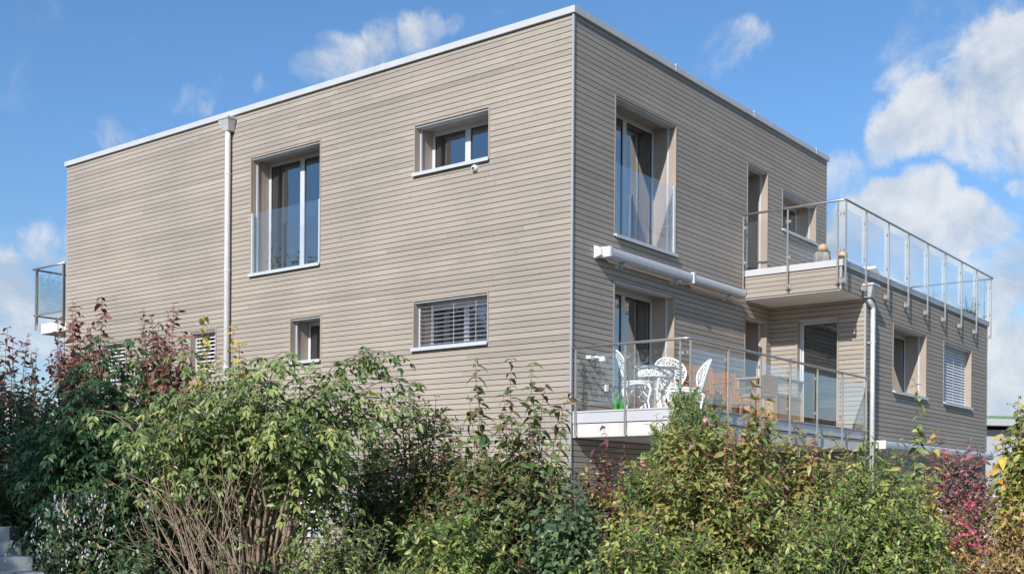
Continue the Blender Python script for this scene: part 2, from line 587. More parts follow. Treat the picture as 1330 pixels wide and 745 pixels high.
# cladding: one continuous skin of boards
mb = MB()
clad(mb, 'x', 0.0, 1, 0.016, L1, GROUND - 0.1, 7.385, F1H, rnd)
clad(mb, 'y', 0.0, 1, 0.016, L2, 4.12, 7.385, F2U, rnd)
clad(mb, 'y', 0.0, 1, 0.016, X1 - 0.001, GROUND - 0.1, 4.12, F2L, rnd)
clad(mb, 'x', X1, 1, YD + 0.03, -0.001, GROUND - 0.1, ZS - 0.004, [D3], rnd)
clad(mb, 'y', YD, 1, X1 + 0.03, XW, 1.125, 4.235, [U1, U2], rnd)
clad(mb, 'y', YD + 0.022, 1, X1 + 0.03, XW, GROUND - 0.1, 1.10, [], rnd)
clad(mb, 'x', X0, 1, YD + 0.03, -0.001, ZS + 0.012, 4.232, [], rnd)
clad(mb, 'y', YD, 1, X0 + 0.03, X1 + 0.028, ZS + 0.012, 4.232, [], rnd)
clad(mb, 'x', L2, -1, 0.03, L1, 4.3, 7.385, [], rnd)
clad(mb, 'x', XW, -1, YD + 0.03, 8.0, GROUND - 0.1, 4.235, [], rnd)
mb.build('cladding', M['clad'], house)

# corner strips
for b_ in ((-0.018, 0.013, -0.018, 0.013, GROUND - 0.1, 7.388),
           (X1 - 0.010, X1 + 0.026, YD - 0.010, YD + 0.026, GROUND - 0.1, ZS - 0.004),
           (X0 - 0.010, X0 + 0.026, YD - 0.010, YD + 0.026, ZS, 4.232)):
    mb = MB()
    mb.box(*b_)
    mb.build('corner_strip', M['strip'], house)

# roof and its metal edge
mb = MB()
mb.box(0.2, L2 - 0.2, 0.2, L1 - 0.2, 7.30, 7.386)
roof = mb.build('roof', M['membrane'], house)
mb = MB()
o_ = 0.045
mb.box(-o_, 0.30, -o_, L1 + o_, 7.392, ZR)
mb.box(0.302, L2 + o_, -o_, 0.30, 7.392, ZR)
mb.box(L2 - 0.30, L2 + o_, 0.302, L1 + o_, 7.392, ZR)
mb.box(0.302, L2 - 0.302, L1 - 0.30, L1 + o_, 7.392, ZR)
mb.build('roof_edge', M['coping'], roof, bevel=0.006)
for x in (3.05, 6.1, 9.1):
    mb = MB()
    mb.box(x, x + 0.035, -o_ - 0.006, 0.10, 7.395, ZR + 0.022)
    mb.build('edge_joint', M['alu'], roof)
for y in (4.0, 8.2, 11.9):
    mb = MB()
    mb.box(-o_ - 0.003, 0.12, y, y + 0.04, 7.394, ZR + 0.004)
    mb.build('edge_joint', M['alu'], roof)

# terrace on the wing
mb = MB()
mb.box(X0 + 0.03, X1 + 0.44, YD + 0.03, 0.0, ZS, 4.2)
mb.box(X0 + 0.031, X1 - 0.002, YD + 0.031, -0.002, ZS - 0.010, ZS - 0.001)
slab = mb.build('terrace_slab', M['soffit'], house)
mb = MB()
mb.box(X0 + 0.30, XW - 0.3, YD + 0.30, 0.0, 4.2, 4.26)
mb.box(L2, XW - 0.3, 0.0, 7.8, 4.2, 4.26)
mb.build('terrace_floor', M['deck'], slab)
mb = MB()
mb.box(X0 - 0.03, X0 + 0.30, YD - 0.03, -0.002, 4.236, ZC)
mb.box(X0 + 0.302, XW + 0.03, YD - 0.03, YD + 0.30, 4.236, ZC)
mb.box(XW - 0.30, XW + 0.03, YD + 0.302, 8.0, 4.236, ZC)
mb.build('terrace_edge', M['coping'], slab, bevel=0.006)


# ------------------------------------------------------------------ windows
def curtain_mb(ax, c, u0, u1, z0, z1, amp=0.03, wl=0.13):
    mb = MB()
    n = max(8, int((u1 - u0) / wl * 8))
    for i in range(n + 1):
        u = u0 + (u1 - u0) * i / n
        d = amp * math.sin(2 * math.pi * u / wl + math.sin(u * 9))
        mb.v += [P3(ax, c + d, u, z0), P3(ax, c + d, u, z1)]
    for i in range(n):
        mb.f.append((2 * i, 2 * i + 2, 2 * i + 3, 2 * i + 1)); mb.t.append(0.5)
    return mb


def window(ax, c, h, leaves=2, name='window', guard=False, blind=None, curtain=None, depth=0.44, label=None, sill=True, rails=True, slatmat='slat', room=2.6):
    u0, u1, z0, z1 = h
    T = 0.026
    fr = 0.062
    a, b = c + depth, c + depth + 0.07
    # frame
    mb = MB()
    abox(mb, ax, a, b, u0, u0 + fr, z0, z1)
    abox(mb, ax, a, b, u1 - fr, u1, z0, z1)
    abox(mb, ax, a, b, u0 + fr, u1 - fr, z0, z0 + fr)
    abox(mb, ax, a, b, u0 + fr, u1 - fr, z1 - fr - 0.02, z1)
    um = (u0 + u1) / 2
    if leaves == 2:
        abox(mb, ax, a - 0.004, b, um - 0.058, um + 0.058, z0 + fr, z1 - fr - 0.02)
    w = mb.build(name, M['frame'], house, bevel=0.004, label=label)
    # dark gasket + panes
    cells = [(u0 + fr, um - 0.058), (um + 0.058, u1 - fr)] if leaves == 2 else [(u0 + fr, u1 - fr)]
    zt = z1 - fr - 0.02
    mb = MB()
    for p, q in cells:
        g = 0.016
        abox(mb, ax, a + 0.012, a + 0.03, p, p + g, z0 + fr, zt)
        abox(mb, ax, a + 0.012, a + 0.03, q - g, q, z0 + fr, zt)
        abox(mb, ax, a + 0.012, a + 0.03, p + g, q - g, zt - g, zt)
        abox(mb, ax, a + 0.012, a + 0.03, p + g, q - g, z0 + fr, z0 + fr + g)
        mb.build('gasket', M['dark'], w)
        mb = MB()
    for p, q in cells:
        mb = MB()
        x = a + 0.022
        mb.v = [P3(ax, x, p + 0.01, z0 + fr), P3(ax, x, q - 0.01, z0 + fr), P3(ax, x, q - 0.01, zt), P3(ax, x, p + 0.01, zt)]
        mb.f = [(0, 1, 2, 3)]; mb.t = [0.5]
        mb.build('pane', M['pane'], w)
    # reveal lining, its front edge standing a little proud of the boards
    mb = MB()
    f = c - 0.007
    abox(mb, ax, f, b, u0 - T, u0, z0 - T, z1 + T)
    abox(mb, ax, f, b, u1, u1 + T, z0 - T, z1 + T)
    abox(mb, ax, f, b, u0, u1, z1, z1 + T)
    abox(mb, ax, f + 0.02, b, u0, u1, z0 - T, z0)
    mb.build('reveal', M['lining'], w)
    # blind slot in the head and guide rails in the jambs
    mb = MB()
    abox(mb, ax, c + 0.02, c + 0.17, u0, u1, z1 - 0.028, z1 - 0.002)
    mb.build('blind_slot', M['alu'], w)
    if rails:
        for ua in (u0, u1 - 0.022):
            mb = MB()
            abox(mb, ax, c + 0.128, c + 0.162, ua, ua + 0.022, z0 + 0.012, z1 - 0.028)
            mb.build('blind_guide', M['alu'], w)
    if sill:
        mb = MB()
        abox(mb, ax, c - 0.055, c + depth, u0 - 0.03, u1 + 0.03, z0 - 0.022, z0 + 0.010)
        abox(mb, ax, c - 0.055, c - 0.045, u0 - 0.03, u1 + 0.03, z0 - 0.048, z0 - 0.022)
        mb.build('sill', M['alu'], w)
    if guard:
        mb = MB()
        x = c + 0.015
        zt2 = z0 + 1.18
        abox(mb, ax, x, x + 0.014, u0 + 0.022, u1 - 0.022, z0 + 0.05, zt2)
        mb.build('glass_guard', M['guard'], w)
        for ua in (u0, u1 - 0.034):
            mb = MB()
            abox(mb, ax, c + 0.0, c + 0.045, ua, ua + 0.034, z0 + 0.012, zt2 + 0.004)
            mb.build('guard_channel', M['alu'], w)
    if blind:
        mb = MB()
        zt3, zb3, pitch, tilt = blind
        z = zt3
        x = c + 0.145
        while z > zb3:
            dz, dx = 0.037 * math.sin(tilt), 0.037 * math.cos(tilt)
            for s0, s1 in ((-1, -0.3), (-0.3, 0.4), (0.4, 1)):
                cv = lambda s: 0.006 * (1 - s * s)
                pa, pb = (x + s0 * dx, z + s0 * dz + cv(s0)), (x + s1 * dx, z + s1 * dz + cv(s1))
                t = 0.0022
                mb.hexa([P3(ax, pa[0], u0 + 0.024, pa[1] - t), P3(ax, pb[0], u0 + 0.024, pb[1] - t), P3(ax, pb[0], u1 - 0.024, pb[1] - t), P3(ax, pa[0], u1 - 0.024, pa[1] - t),
                         P3(ax, pa[0], u0 + 0.024, pa[1]), P3(ax, pb[0], u0 + 0.024, pb[1]), P3(ax, pb[0], u1 - 0.024, pb[1]), P3(ax, pa[0], u1 - 0.024, pa[1])])
            z -= pitch
        # cords
        for k in (0.2, 0.5, 0.8):
            u = u0 + (u1 - u0) * k
            abox(mb, ax, x - 0.043, x - 0.040, u - 0.003, u + 0.003, zb3, z1 - 0.02)
        abox(mb, ax, x - 0.035, x + 0.035, u0 + 0.024, u1 - 0.024, zb3 - 0.03, zb3 - 0.008)
        mb.build('blind', M[slatmat], w)
    if curtain:
        for p, q in curtain:
            curtain_mb(ax, b + 0.18, p, q, z0 + 0.03, z1).build('curtain', M['curtain'], w)
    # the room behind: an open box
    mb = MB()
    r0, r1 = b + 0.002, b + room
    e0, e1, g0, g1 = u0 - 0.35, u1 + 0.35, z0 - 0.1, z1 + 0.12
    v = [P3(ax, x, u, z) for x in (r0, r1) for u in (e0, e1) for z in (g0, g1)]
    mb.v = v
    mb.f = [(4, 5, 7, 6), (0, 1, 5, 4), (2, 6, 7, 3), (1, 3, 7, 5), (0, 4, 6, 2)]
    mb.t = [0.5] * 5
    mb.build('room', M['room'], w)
    return w


window('x', 0, W1, 2, 'french_window', guard=True)
window('x', 0, W2, 2)
window('x', 0, W3, 2, blind=(W3[3] - 0.085, W3[2] + 0.05, 0.072, R(-4)))
window('x', 0, W4, 1)
window('x', 0, W5, 1, blind=(W5[3] - 0.12, W5[2] + 0.05, 0.078, R(30)), slatmat='slatwhite')
window('x', 0, W6, 1, blind=(W6[3] - 0.12, W6[2] + 0.05, 0.078, R(30)), slatmat='slatwhite')
window('x', 0, B1, 1, blind=(B1[3] - 0.05, B1[2] + 0.05, 0.078, R(35)), slatmat='slatwhite')
window('x', 0, B2, 2, blind=(B2[3] - 0.05, B2[2] + 0.05, 0.078, R(35)), slatmat='slatwhite')
window('x', 0, B3, 1)
window('y', 0, V1, 2, 'french_window', guard=True, room=0.76, curtain=[(2.2, 2.75)])
window('y', 0, V2, 1, 'balcony_door', sill=False)
window('y', 0, V3, 2)
window('y', 0, V4, 2, 'balcony_door', sill=False, room=0.76, curtain=[(1.9, 2.6)])
window('y', 0, V5, 1, 'balcony_door', sill=False)
window('x', X1, D3, 1, 'balcony_door', sill=False, room=0.76, depth=0.17)
window('y', YD, U1, 2, curtain=[(9.0, 9.5)])
window('y', YD, U2, 2, blind=(U2[3] - 0.06, U2[2] + 0.04, 0.066, R(68)), slatmat='slatwhite')

# ------------------------------------------------------------------ railings
def railing(name, path, posts, brackets, zr, zb, panels, gz0, gz1, clampz, rr=0.021):
    """path: handrail polyline xy; posts: (x, y, nx, ny) with the outward wall-to-post direction"""
    mb = MB()
    mb.tube([(x, y, zr - rr) for x, y in path], rr, 10)
    rl = mb.build(name, M['steel'], house, smooth=True)
    for (x, y, nx, ny) in posts:
        mb = MB()
        w, t = (0.0145, 0.013)
        mb.box(x - w, x + w, y - t, y + t, zb, zr - 0.055)
        mb.tube([(x, y, zr - 0.055), (x, y, zr - rr - 0.01)], 0.008, 6)
        # bracket back to the wall and its plate
        L = brackets
        bx, by = x - nx * L, y - ny * L
        if abs(nx) > 0.5:
            mb.box(x - nx * 0.016, bx, y - 0.014, y + 0.014, zb + 0.002, zb + 0.075)
            mb.box(bx, bx + nx * 0.008, y - 0.03, y + 0.075, zb - 0.012, zb + 0.10)
        else:
            mb.box(x - 0.014, x + 0.014, y - ny * 0.016, by, zb + 0.002, zb + 0.075)
            mb.box(x - 0.03, x + 0.075, by, by + ny * 0.008, zb - 0.012, zb + 0.10)
        for cz in clampz:
            if abs(nx) > 0.5:
                mb.box(x + 0.018, x + 0.046, y - 0.045, y + 0.045, cz - 0.022, cz + 0.022)
            else:
                mb.box(x - 0.045, x + 0.045, y + 0.018 , y + 0.046, cz - 0.022, cz + 0.022)
        mb.build('post', M['steel'], rl)
    for (xa, ya, xb, yb) in panels:
        mb = MB()
        if abs(xa - xb) < 1e-4:
            mb.box(xa + 0.027, xa + 0.037, ya, yb, gz0, gz1)
        else:
            mb.box(xa, xb, ya + 0.027, ya + 0.037, gz0, gz1)
        mb.build('glass_panel', M['guard'], rl)
    return rl


# balcony (lower)
ZF = 1.289
mb = MB()
mb.box(0.05, X1 - 0.002, YD + 0.02, -0.002, 0.885, 1.095)
balc = mb.build('balcony_slab', M['concrete'], house, bevel=0.008)
mb = MB()
mb.box(0.03, 0.30, YD - 0.002, -0.004, 1.105, 1.262)
mb.box(0.302, X1 - 0.003, YD - 0.002, YD + 0.25, 1.105, 1.262)
mb.box(0.018, 0.31, YD - 0.014, -0.004, 1.264, ZF)
mb.box(0.312, X1 - 0.003, YD - 0.014, YD + 0.26, 1.264, ZF)
mb.build('balcony_edge', M['coping'], balc, bevel=0.003)
mb = MB()
mb.box(0.302, X1 - 0.004, YD + 0.252, -0.006, 1.10, 1.258)
mb.build('balcony_floor', M['deck'], balc)
mb = MB()
cp = at(1034, 19.9)
mb.tube([(cp[0], cp[1], GROUND - 0.1), (cp[0], cp[1], 0.884)], 0.06, 14)
mb.build('support_column', M['white'], balc, smooth=True)
yb_ = -2.048
px_ = [0.05, 1.21, 2.312, 3.424, 4.547, 5.671, 6.839]
posts = [(0.0, -0.087, -1, 0), (0.0, -0.982, -1, 0), (0.0, -1.911, -1, 0)] + [(x, yb_, 0, -1) for x in px_]
pan = [(0.0, -0.95, 0.0, -0.12), (0.0, -1.88, 0.0, -1.015)] + [(a + 0.035, yb_, b - 0.035, yb_) for a, b in zip(px_[:-1], px_[1:])]
railing('balcony_railing', [(0.0, -0.02), (0.0, -1.98), (0.02, -2.03), (0.07, yb_), (6.93, yb_)], posts, 0.075, 2.28, 0.90, pan, 1.37, 2.14, (1.46, 2.06))

# roof terrace railing
yt, xt = -2.059, 5.718
tp = [5.745, 6.745, 7.935, 9.095, 10.288, 11.475, 12.654, 13.82, 15.004]
posts = [(xt, -0.03, -1, 0), (xt, -0.94, -1, 0), (xt, -1.915, -1, 0)] + [(x, yt, 0, -1) for x in tp]
pan = [(xt, -0.91, xt, -0.06), (xt, -1.88, xt, -0.975)] + [(a + 0.035, yt, b - 0.035, yt) for a, b in zip(tp[:-1], tp[1:])]
xs = 15.19
posts += [(xs, y, 1, 0) for y in (-1.85, -0.6, 0.7, 2.0, 3.3, 4.6)]
pan += [(xs - 0.06, y0, xs - 0.06, y1) for y0, y1 in ((-1.82, -0.63), (-0.57, 0.67), (0.73, 1.97), (2.03, 3.27), (3.33, 4.57))]
railing('terrace_railing', [(xt, -0.02), (xt, -2.0), (xt + 0.02, -2.045), (xt + 0.06, yt), (xs - 0.05, yt), (xs - 0.01, yt + 0.02), (xs, yt + 0.06), (xs, 4.7)], posts, 0.085, 5.434, 3.915, pan, 4.40, 5.26, (4.50, 5.17))

# small balcony on the far side
mb = MB()
mb.box(0.12, 3.5, L1 + 0.03, 15.36, 3.70, 3.93)
bb = mb.build('balcony_slab', M['white'], house, bevel=0.006)
mb = MB()
zz = 5.215
mb.tube([(0.0, L1 + 0.06, zz), (0.0, 15.45, zz), (3.4, 15.45, zz)], 0.024, 8)
rl = mb.build('balcony_railing', M['steel'], house, smooth=True)
for x, y in ((0.02, 14.18), (0.02, 15.33), (1.2, 15.45), (2.4, 15.45), (3.4, 15.45)):
    mb = MB(); mb.box(x - 0.028, x + 0.028, y - 0.028, y + 0.028, 3.78, zz - 0.02); mb.build('post', M['steel'], rl)
for a in ((0.03, 0.04, 14.22, 15.29), ):
    mb = MB(); mb.box(a[0], a[1], a[2], a[3], 4.16, 5.06); mb.build('glass_panel', M['guard'], rl)
mb = MB(); mb.box(1.23, 3.37, 15.44, 15.45, 4.16, 5.06); mb.build('glass_panel', M['guard'], rl)
mb = MB(); mb.box(0.05, 1.17, 15.44, 15.45, 4.16, 5.06); mb.build('glass_panel', M['guard'], rl)
mb = MB(); mb.bar((0.02, 14.2, 4.13), (0.02, 15.33, 4.13), 0.03, 0.035); mb.bar((0.02, 15.45, 4.13), (3.4, 15.45, 4.13), 0.03, 0.035); mb.build('lower_rail', M['steel'], rl)

# ------------------------------------------------------------------ downpipes
def downpipe(hx, hy, zt, x, y, r, zelbow, zbot, ax, pm='zinc'):
    mb = MB()
    w = 0.16
    # tapered rainwater head
    def ring_(wd, dp, z):
        if ax == 'x':
            return [(-0.012 - dp, hy - wd, z), (-0.012 - dp, hy + wd, z), (-0.012, hy + wd, z), (-0.012, hy - wd, z)]
        return [(hx - wd, YD - 0.012 - dp, z), (hx + wd, YD - 0.012 - dp, z), (hx + wd, YD - 0.012, z), (hx - wd, YD - 0.012, z)]
    lo, mid, hi, top = ring_(w * 0.62, 0.14, zt - 0.26), ring_(w * 0.95, 0.20, zt - 0.05), ring_(w * 1.08, 0.215, zt - 0.045), ring_(w * 1.08, 0.215, zt)
    mb.hexa(lo + mid)
    mb.hexa(hi + top)
    hd = mb.build('rainwater_head', M['zinc'], None, bevel=0.004)
    mb = MB()
    if ax == 'x':
        pts = [(-0.012 - 0.075, hy, zt - 0.25), (x, y, zelbow), (x, y, zbot)]
    else:
        pts = [(hx, YD - 0.09, zt - 0.25), (hx, YD - 0.09, zt - 0.31), (hx + 0.05, YD - 0.10, zt - 0.36), (x, y, zelbow + 0.05), (x, y, zelbow), (x, y, zbot)]
    mb.tube(pts, r, 14)
    p = mb.build('downpipe', M[pm], house, smooth=True)
    mb = MB()
    z = zt - 1.1
    while z > zbot + 0.2:
        mb.tube([(x, y, z), (x, y, z + 0.03)], r + 0.008, 14)
        if ax == 'x': mb.box(x, -0.004, y - 0.012, y + 0.012, z, z + 0.026)
        else: mb.box(x - 0.012, x + 0.012, y, YD - 0.004, z, z + 0.026)
        z -= 1.9
    mb.build('pipe_clip', M[pm], p)
    hd.parent = p
    return p


downpipe(0, 8.19, 7.345, -0.087, 8.19, 0.055, 6.9, GROUND, 'x', 'zinclit')
downpipe(6.99, 0, 4.06, 7.15, YD - 0.10, 0.047, 3.60, GROUND, 'y')


# ------------------------------------------------------------------ awnings
def awning(x0, x1, yw, zc, joint, plate=True):
    mb = MB()
    # rounded cassette section, in (y, z)
    def sec(s):
        pr = []
        for i in range(14):
            a = 2 * math.pi * i / 14
            yy, zz_ = math.cos(a), math.sin(a)
            e = 0.62
            pr.append((yw - 0.145 + s * 0.10 * math.copysign(abs(yy) ** e, yy), zc + s * 0.085 * math.copysign(abs(zz_) ** e, zz_) - 0.01 * s * yy))
        return pr
    def run(a, b, s):
        p = sec(s); k = len(mb.v); n = len(p)
        mb.v += [(a, q[0], q[1]) for q in p] + [(b, q[0], q[1]) for q in p]
        for j in range(n):
            j2 = (j + 1) % n
            mb.f.append((k + j, k + n + j, k + n + j2, k + j2)); mb.t.append(.5)
        mb.f.append(tuple(k + j for j in range(n))); mb.f.append(tuple(k + n + j for j in reversed(range(n)))); mb.t += [.5, .5]
    if joint:
        run(x0 + 0.16, joint - 0.03, 1.0); run(joint + 0.04, x1, 0.93)
    else:
        run(x0 + 0.16, x1, 1.0)
    c = mb.build('awning', M['alu'], house, label='closed white awning cassette')
    mb = MB()
    # end cap: stepped cheek
    mb.hexa([(x0, yw - 0.13, zc - 0.06), (x0 + 0.09, yw - 0.13, zc - 0.06), (x0 + 0.09, yw - 0.004, zc - 0.10), (x0, yw - 0.004, zc - 0.10), (x0, yw - 0.13, zc + 0.06), (x0 + 0.09, yw - 0.13, zc + 0.06), (x0 + 0.09, yw - 0.004, zc + 0.115), (x0, yw - 0.004, zc + 0.115)])
    mb.box(x0 + 0.092, x0 + 0.175, yw - 0.252, yw - 0.03, zc - 0.078, zc + 0.088)
    mb.build('end_cap', M['white'], c, bevel=0.014)
    if joint:
        mb = MB()
        mb.box(joint - 0.028, joint + 0.038, yw - 0.252, yw - 0.025, zc - 0.10, zc + 0.098)
        mb.build('joint_cover', M['white'], c, bevel=0.014)
    xs_ = [x0 + 0.6, (joint or (x0 + x1) / 2) - 0.45, x1 - 0.55]
    for x in xs_:
        mb = MB()
        mb.box(x, x + 0.09, yw - 0.2, yw - 0.004, zc - 0.125, zc - 0.097)
        mb.box(x + 0.012, x + 0.078, yw - 0.036, yw - 0.004, zc - 0.16, zc - 0.127)
        mb.tube([(x + 0.04, yw - 0.13, zc - 0.126), (x + 0.04, yw - 0.13, zc - 0.165)], 0.016, 8)
        mb.build('bracket', M['alu'], c)
    return c


awning(0.585, 5.44, 0.0, 3.83, 3.40)
awning(7.36, 14.9, YD - 0.0, 1.02, None)

# ------------------------------------------------------------------ small fittings on the walls
mb = MB()
mb.tube([(0.0, 1.93, 5.335), (-0.05, 1.93, 5.335)], 0.052, 16)
mb.tube([(-0.05, 1.93, 5.335), (-0.075, 1.93, 5.33)], [0.045, 0.036], 16)
v = mb.build('vent_outlet', M['white'], house, smooth=False, label='round white vent outlet below the upper window')
mb = MB(); mb.tube([(-0.0755, 1.93, 5.33), (-0.078, 1.93, 5.33)], 0.025, 12); mb.build('vent_mouth', M['dark'], v)
mb = MB()
mb.box(0.50, 0.56, -0.03, -0.003, 2.12, 2.20)
mb.tube([(0.53, -0.03, 2.16), (0.53, -0.12, 2.17), (0.56, -0.17, 2.15)], 0.018, 8)
mb.lathe([(0.03, -0.05), (0.055, -0.03), (0.05, 0.03), (0.01, 0.05)], (0.57, -0.2, 2.13), 12)
mb.box(0.40, 0.49, -0.09, -0.003, 2.135, 2.185)
mb.build('wall_lamp', M['white'], house, label='small white spotlight on the front wall')
mb = MB(); mb.box(0.93, 1.01, -0.035, -0.003, 1.66, 1.77)
mb.build('socket_box', M['white'], house, bevel=0.006)


# ------------------------------------------------------------------ things on the balcony and the terrace
def onplane_y(px, y):
    d = FW + RT * (px - 665) / F_PX
    return CAM[0] + d[0] * (y - CAM[1]) / d[1]


ZB = 1.2585
ARM = Vector


def cast_chair(loc, rz, label, size=1.0):
    """white pierced cast metal chair, facing +y locally"""
    r = empty('garden_chair', loc, rz, label=label, cat='chair', group='white cast metal garden chairs')
    r.scale = (size, size, size)
    # back: fan-shaped pierced shell, leaning away
    mb = MB()
    def bp(u, w):      # u across, w up from the seat
        w *= 0.9
        return (u, -0.19 - 0.24 * w - 0.16 * w * w + 0.9 * u * u, 0.45 + w)
    out = []
    for i in range(19):
        a = math.pi * (-0.22 + 1.44 * i / 18)
        out.append((0.245 * math.cos(a), 0.30 + 0.245 * math.sin(a)))
    out = [(0.13, 0.03)] + out + [(-0.13, 0.03)]
    mb.tube([bp(*p) for p in out], 0.015, 6, closed=True)
    def ringuv(cu, cw, rr, rad=0.0085, n=10):
        mb.tube([bp(cu + rr * math.cos(2 * math.pi * k / n), cw + rr * math.sin(2 * math.pi * k / n)) for k in range(n)], rad, 5, closed=True)
    ringuv(0, 0.31, 0.075, 0.011)
    ringuv(0, 0.31, 0.03)
    for k in range(7):
        a = math.pi * (-0.17 + 1.34 * k / 6)
        ringuv(0.135 * math.cos(a), 0.31 + 0.135 * math.sin(a), 0.046)
        mb.tube([bp(0.075 * math.cos(a), 0.31 + 0.075 * math.sin(a)), bp(0.235 * math.cos(a), 0.30 + 0.235 * math.sin(a))], 0.008, 5)
    for k in range(12):
        a = math.pi * (-0.2 + 1.4 * k / 11)
        ringuv(0.203 * math.cos(a), 0.305 + 0.203 * math.sin(a), 0.027, 0.0075, 8)
    for u in (-0.07, 0, 0.07):
        mb.tube([bp(u * 1.2, 0.03), bp(u, 0.24)], 0.009, 5)
        ringuv(u * 1.15, 0.10, 0.03, 0.008)
    mb.build('backrest', M['cast'], r, smooth=True)
    # seat
    mb = MB()
    mb.ring((0, 0, 0.45), 0.215, 0.016, n=24, m=6)
    for rr in (0.07, 0.15):
        mb.ring((0, 0, 0.452), rr, 0.011, n=18, m=5)
    for k in range(14):
        a = 2 * math.pi * k / 14
        mb.tube([(0.05 * math.cos(a), 0.05 * math.sin(a), 0.452), (0.21 * math.cos(a), 0.21 * math.sin(a), 0.452)], 0.012, 5)
    mb.build('seat', M['cast'], r, smooth=True)
    mb = MB()
    n = 24
    mb.tube([(0.212 * math.cos(2 * math.pi * k / n), 0.212 * math.sin(2 * math.pi * k / n), 0.41 + 0.012 * math.cos(6 * math.pi * k / n)) for k in range(n)], 0.018, 6, closed=True)
    mb.build('apron', M['cast'], r, smooth=True)
    for sx, sy in ((1, 1), (-1, 1), (1, -1), (-1, -1)):
        mb = MB()
        mb.tube([(0.14 * sx, 0.14 * sy, 0.43), (0.185 * sx, 0.185 * sy, 0.34), (0.15 * sx, 0.15 * sy, 0.17), (0.165 * sx, 0.165 * sy, 0.06), (0.20 * sx, 0.20 * sy, 0.012)], [0.028, 0.026, 0.018, 0.015, 0.014], 6)
        mb.tube([(0.15 * sx, 0.15 * sy, 0.22), (0.09 * sx, 0.09 * sy, 0.30), (0.05 * sx, 0.05 * sy, 0.40)], 0.011, 5)
        mb.build('leg', M['cast'], r, smooth=True)
    return r


y_ = -0.95
cast_chair((onplane_y(826, -0.95), -0.95, ZB), R(-140), 'white pierced cast chair seen side on, left of the round table')
cast_chair((onplane_y(876, -0.62), -0.62, ZB), R(140), 'white pierced cast chair with round back behind the table, by the balcony door', 1.13)
cast_chair((onplane_y(894, -1.05), -1.05, ZB), R(46), 'white pierced cast chair between the round table and the wooden armchairs')

tb = empty('garden_table', (onplane_y(850, -1.05), -1.05, ZB), 0, label='small round white cast metal table with pierced top on the balcony', cat='table')
mb = MB()
mb.ring((0, 0, 0.70), 0.31, 0.02, n=32, m=6)
for rr in (0.08, 0.15, 0.21, 0.26):
    mb.ring((0, 0, 0.705), rr, 0.015, n=26, m=5)
for k in range(24):
    a = 2 * math.pi * k / 24
    mb.tube([(0.08 * math.cos(a), 0.08 * math.sin(a), 0.705), (0.30 * math.cos(a), 0.30 * math.sin(a), 0.705)], 0.013, 5)
mb.build('tabletop', M['cast'], tb, smooth=True)
for k in range(4):
    a = math.pi / 4 + k * math.pi / 2
    c_, s_ = math.cos(a), math.sin(a)
    mb = MB()
    mb.tube([(0.24 * c_, 0.24 * s_, 0.69), (0.23 * c_, 0.23 * s_, 0.52), (0.13 * c_, 0.13 * s_, 0.36), (0.15 * c_, 0.15 * s_, 0.16), (0.29 * c_, 0.29 * s_, 0.014)], [0.03, 0.028, 0.022, 0.02, 0.018], 6)
    mb.ring((0.17 * c_, 0.17 * s_, 0.55), 0.075, 0.013, ax=((c_, s_, 0), (0, 0, 1)), n=14, m=5)
    mb.ring((0.20 * c_, 0.20 * s_, 0.24), 0.055, 0.011, ax=((c_, s_, 0), (0, 0, 1)), n=12, m=5)
    mb.build('leg', M['cast'], tb, smooth=True)
mb = MB()
for k in range(16):
    a = 2 * math.pi * k / 16
    mb.ring((0.275 * math.cos(a), 0.275 * math.sin(a), 0.615), 0.048, 0.012, ax=((-math.sin(a), math.cos(a), 0), (0, 0, 1)), n=10, m=5)
    mb.ring((0.275 * math.cos(a), 0.275 * math.sin(a), 0.615), 0.022, 0.010, ax=((-math.sin(a), math.cos(a), 0), (0, 0, 1)), n=8, m=5)
mb.ring((0, 0, 0.555), 0.275, 0.012, n=28, m=5)
mb.build('apron', M['cast'], tb, smooth=True)
mb = MB(); mb.ring((0, 0, 0.36), 0.13, 0.012, n=16, m=5); mb.build('stretcher', M['cast'], tb, smooth=True)


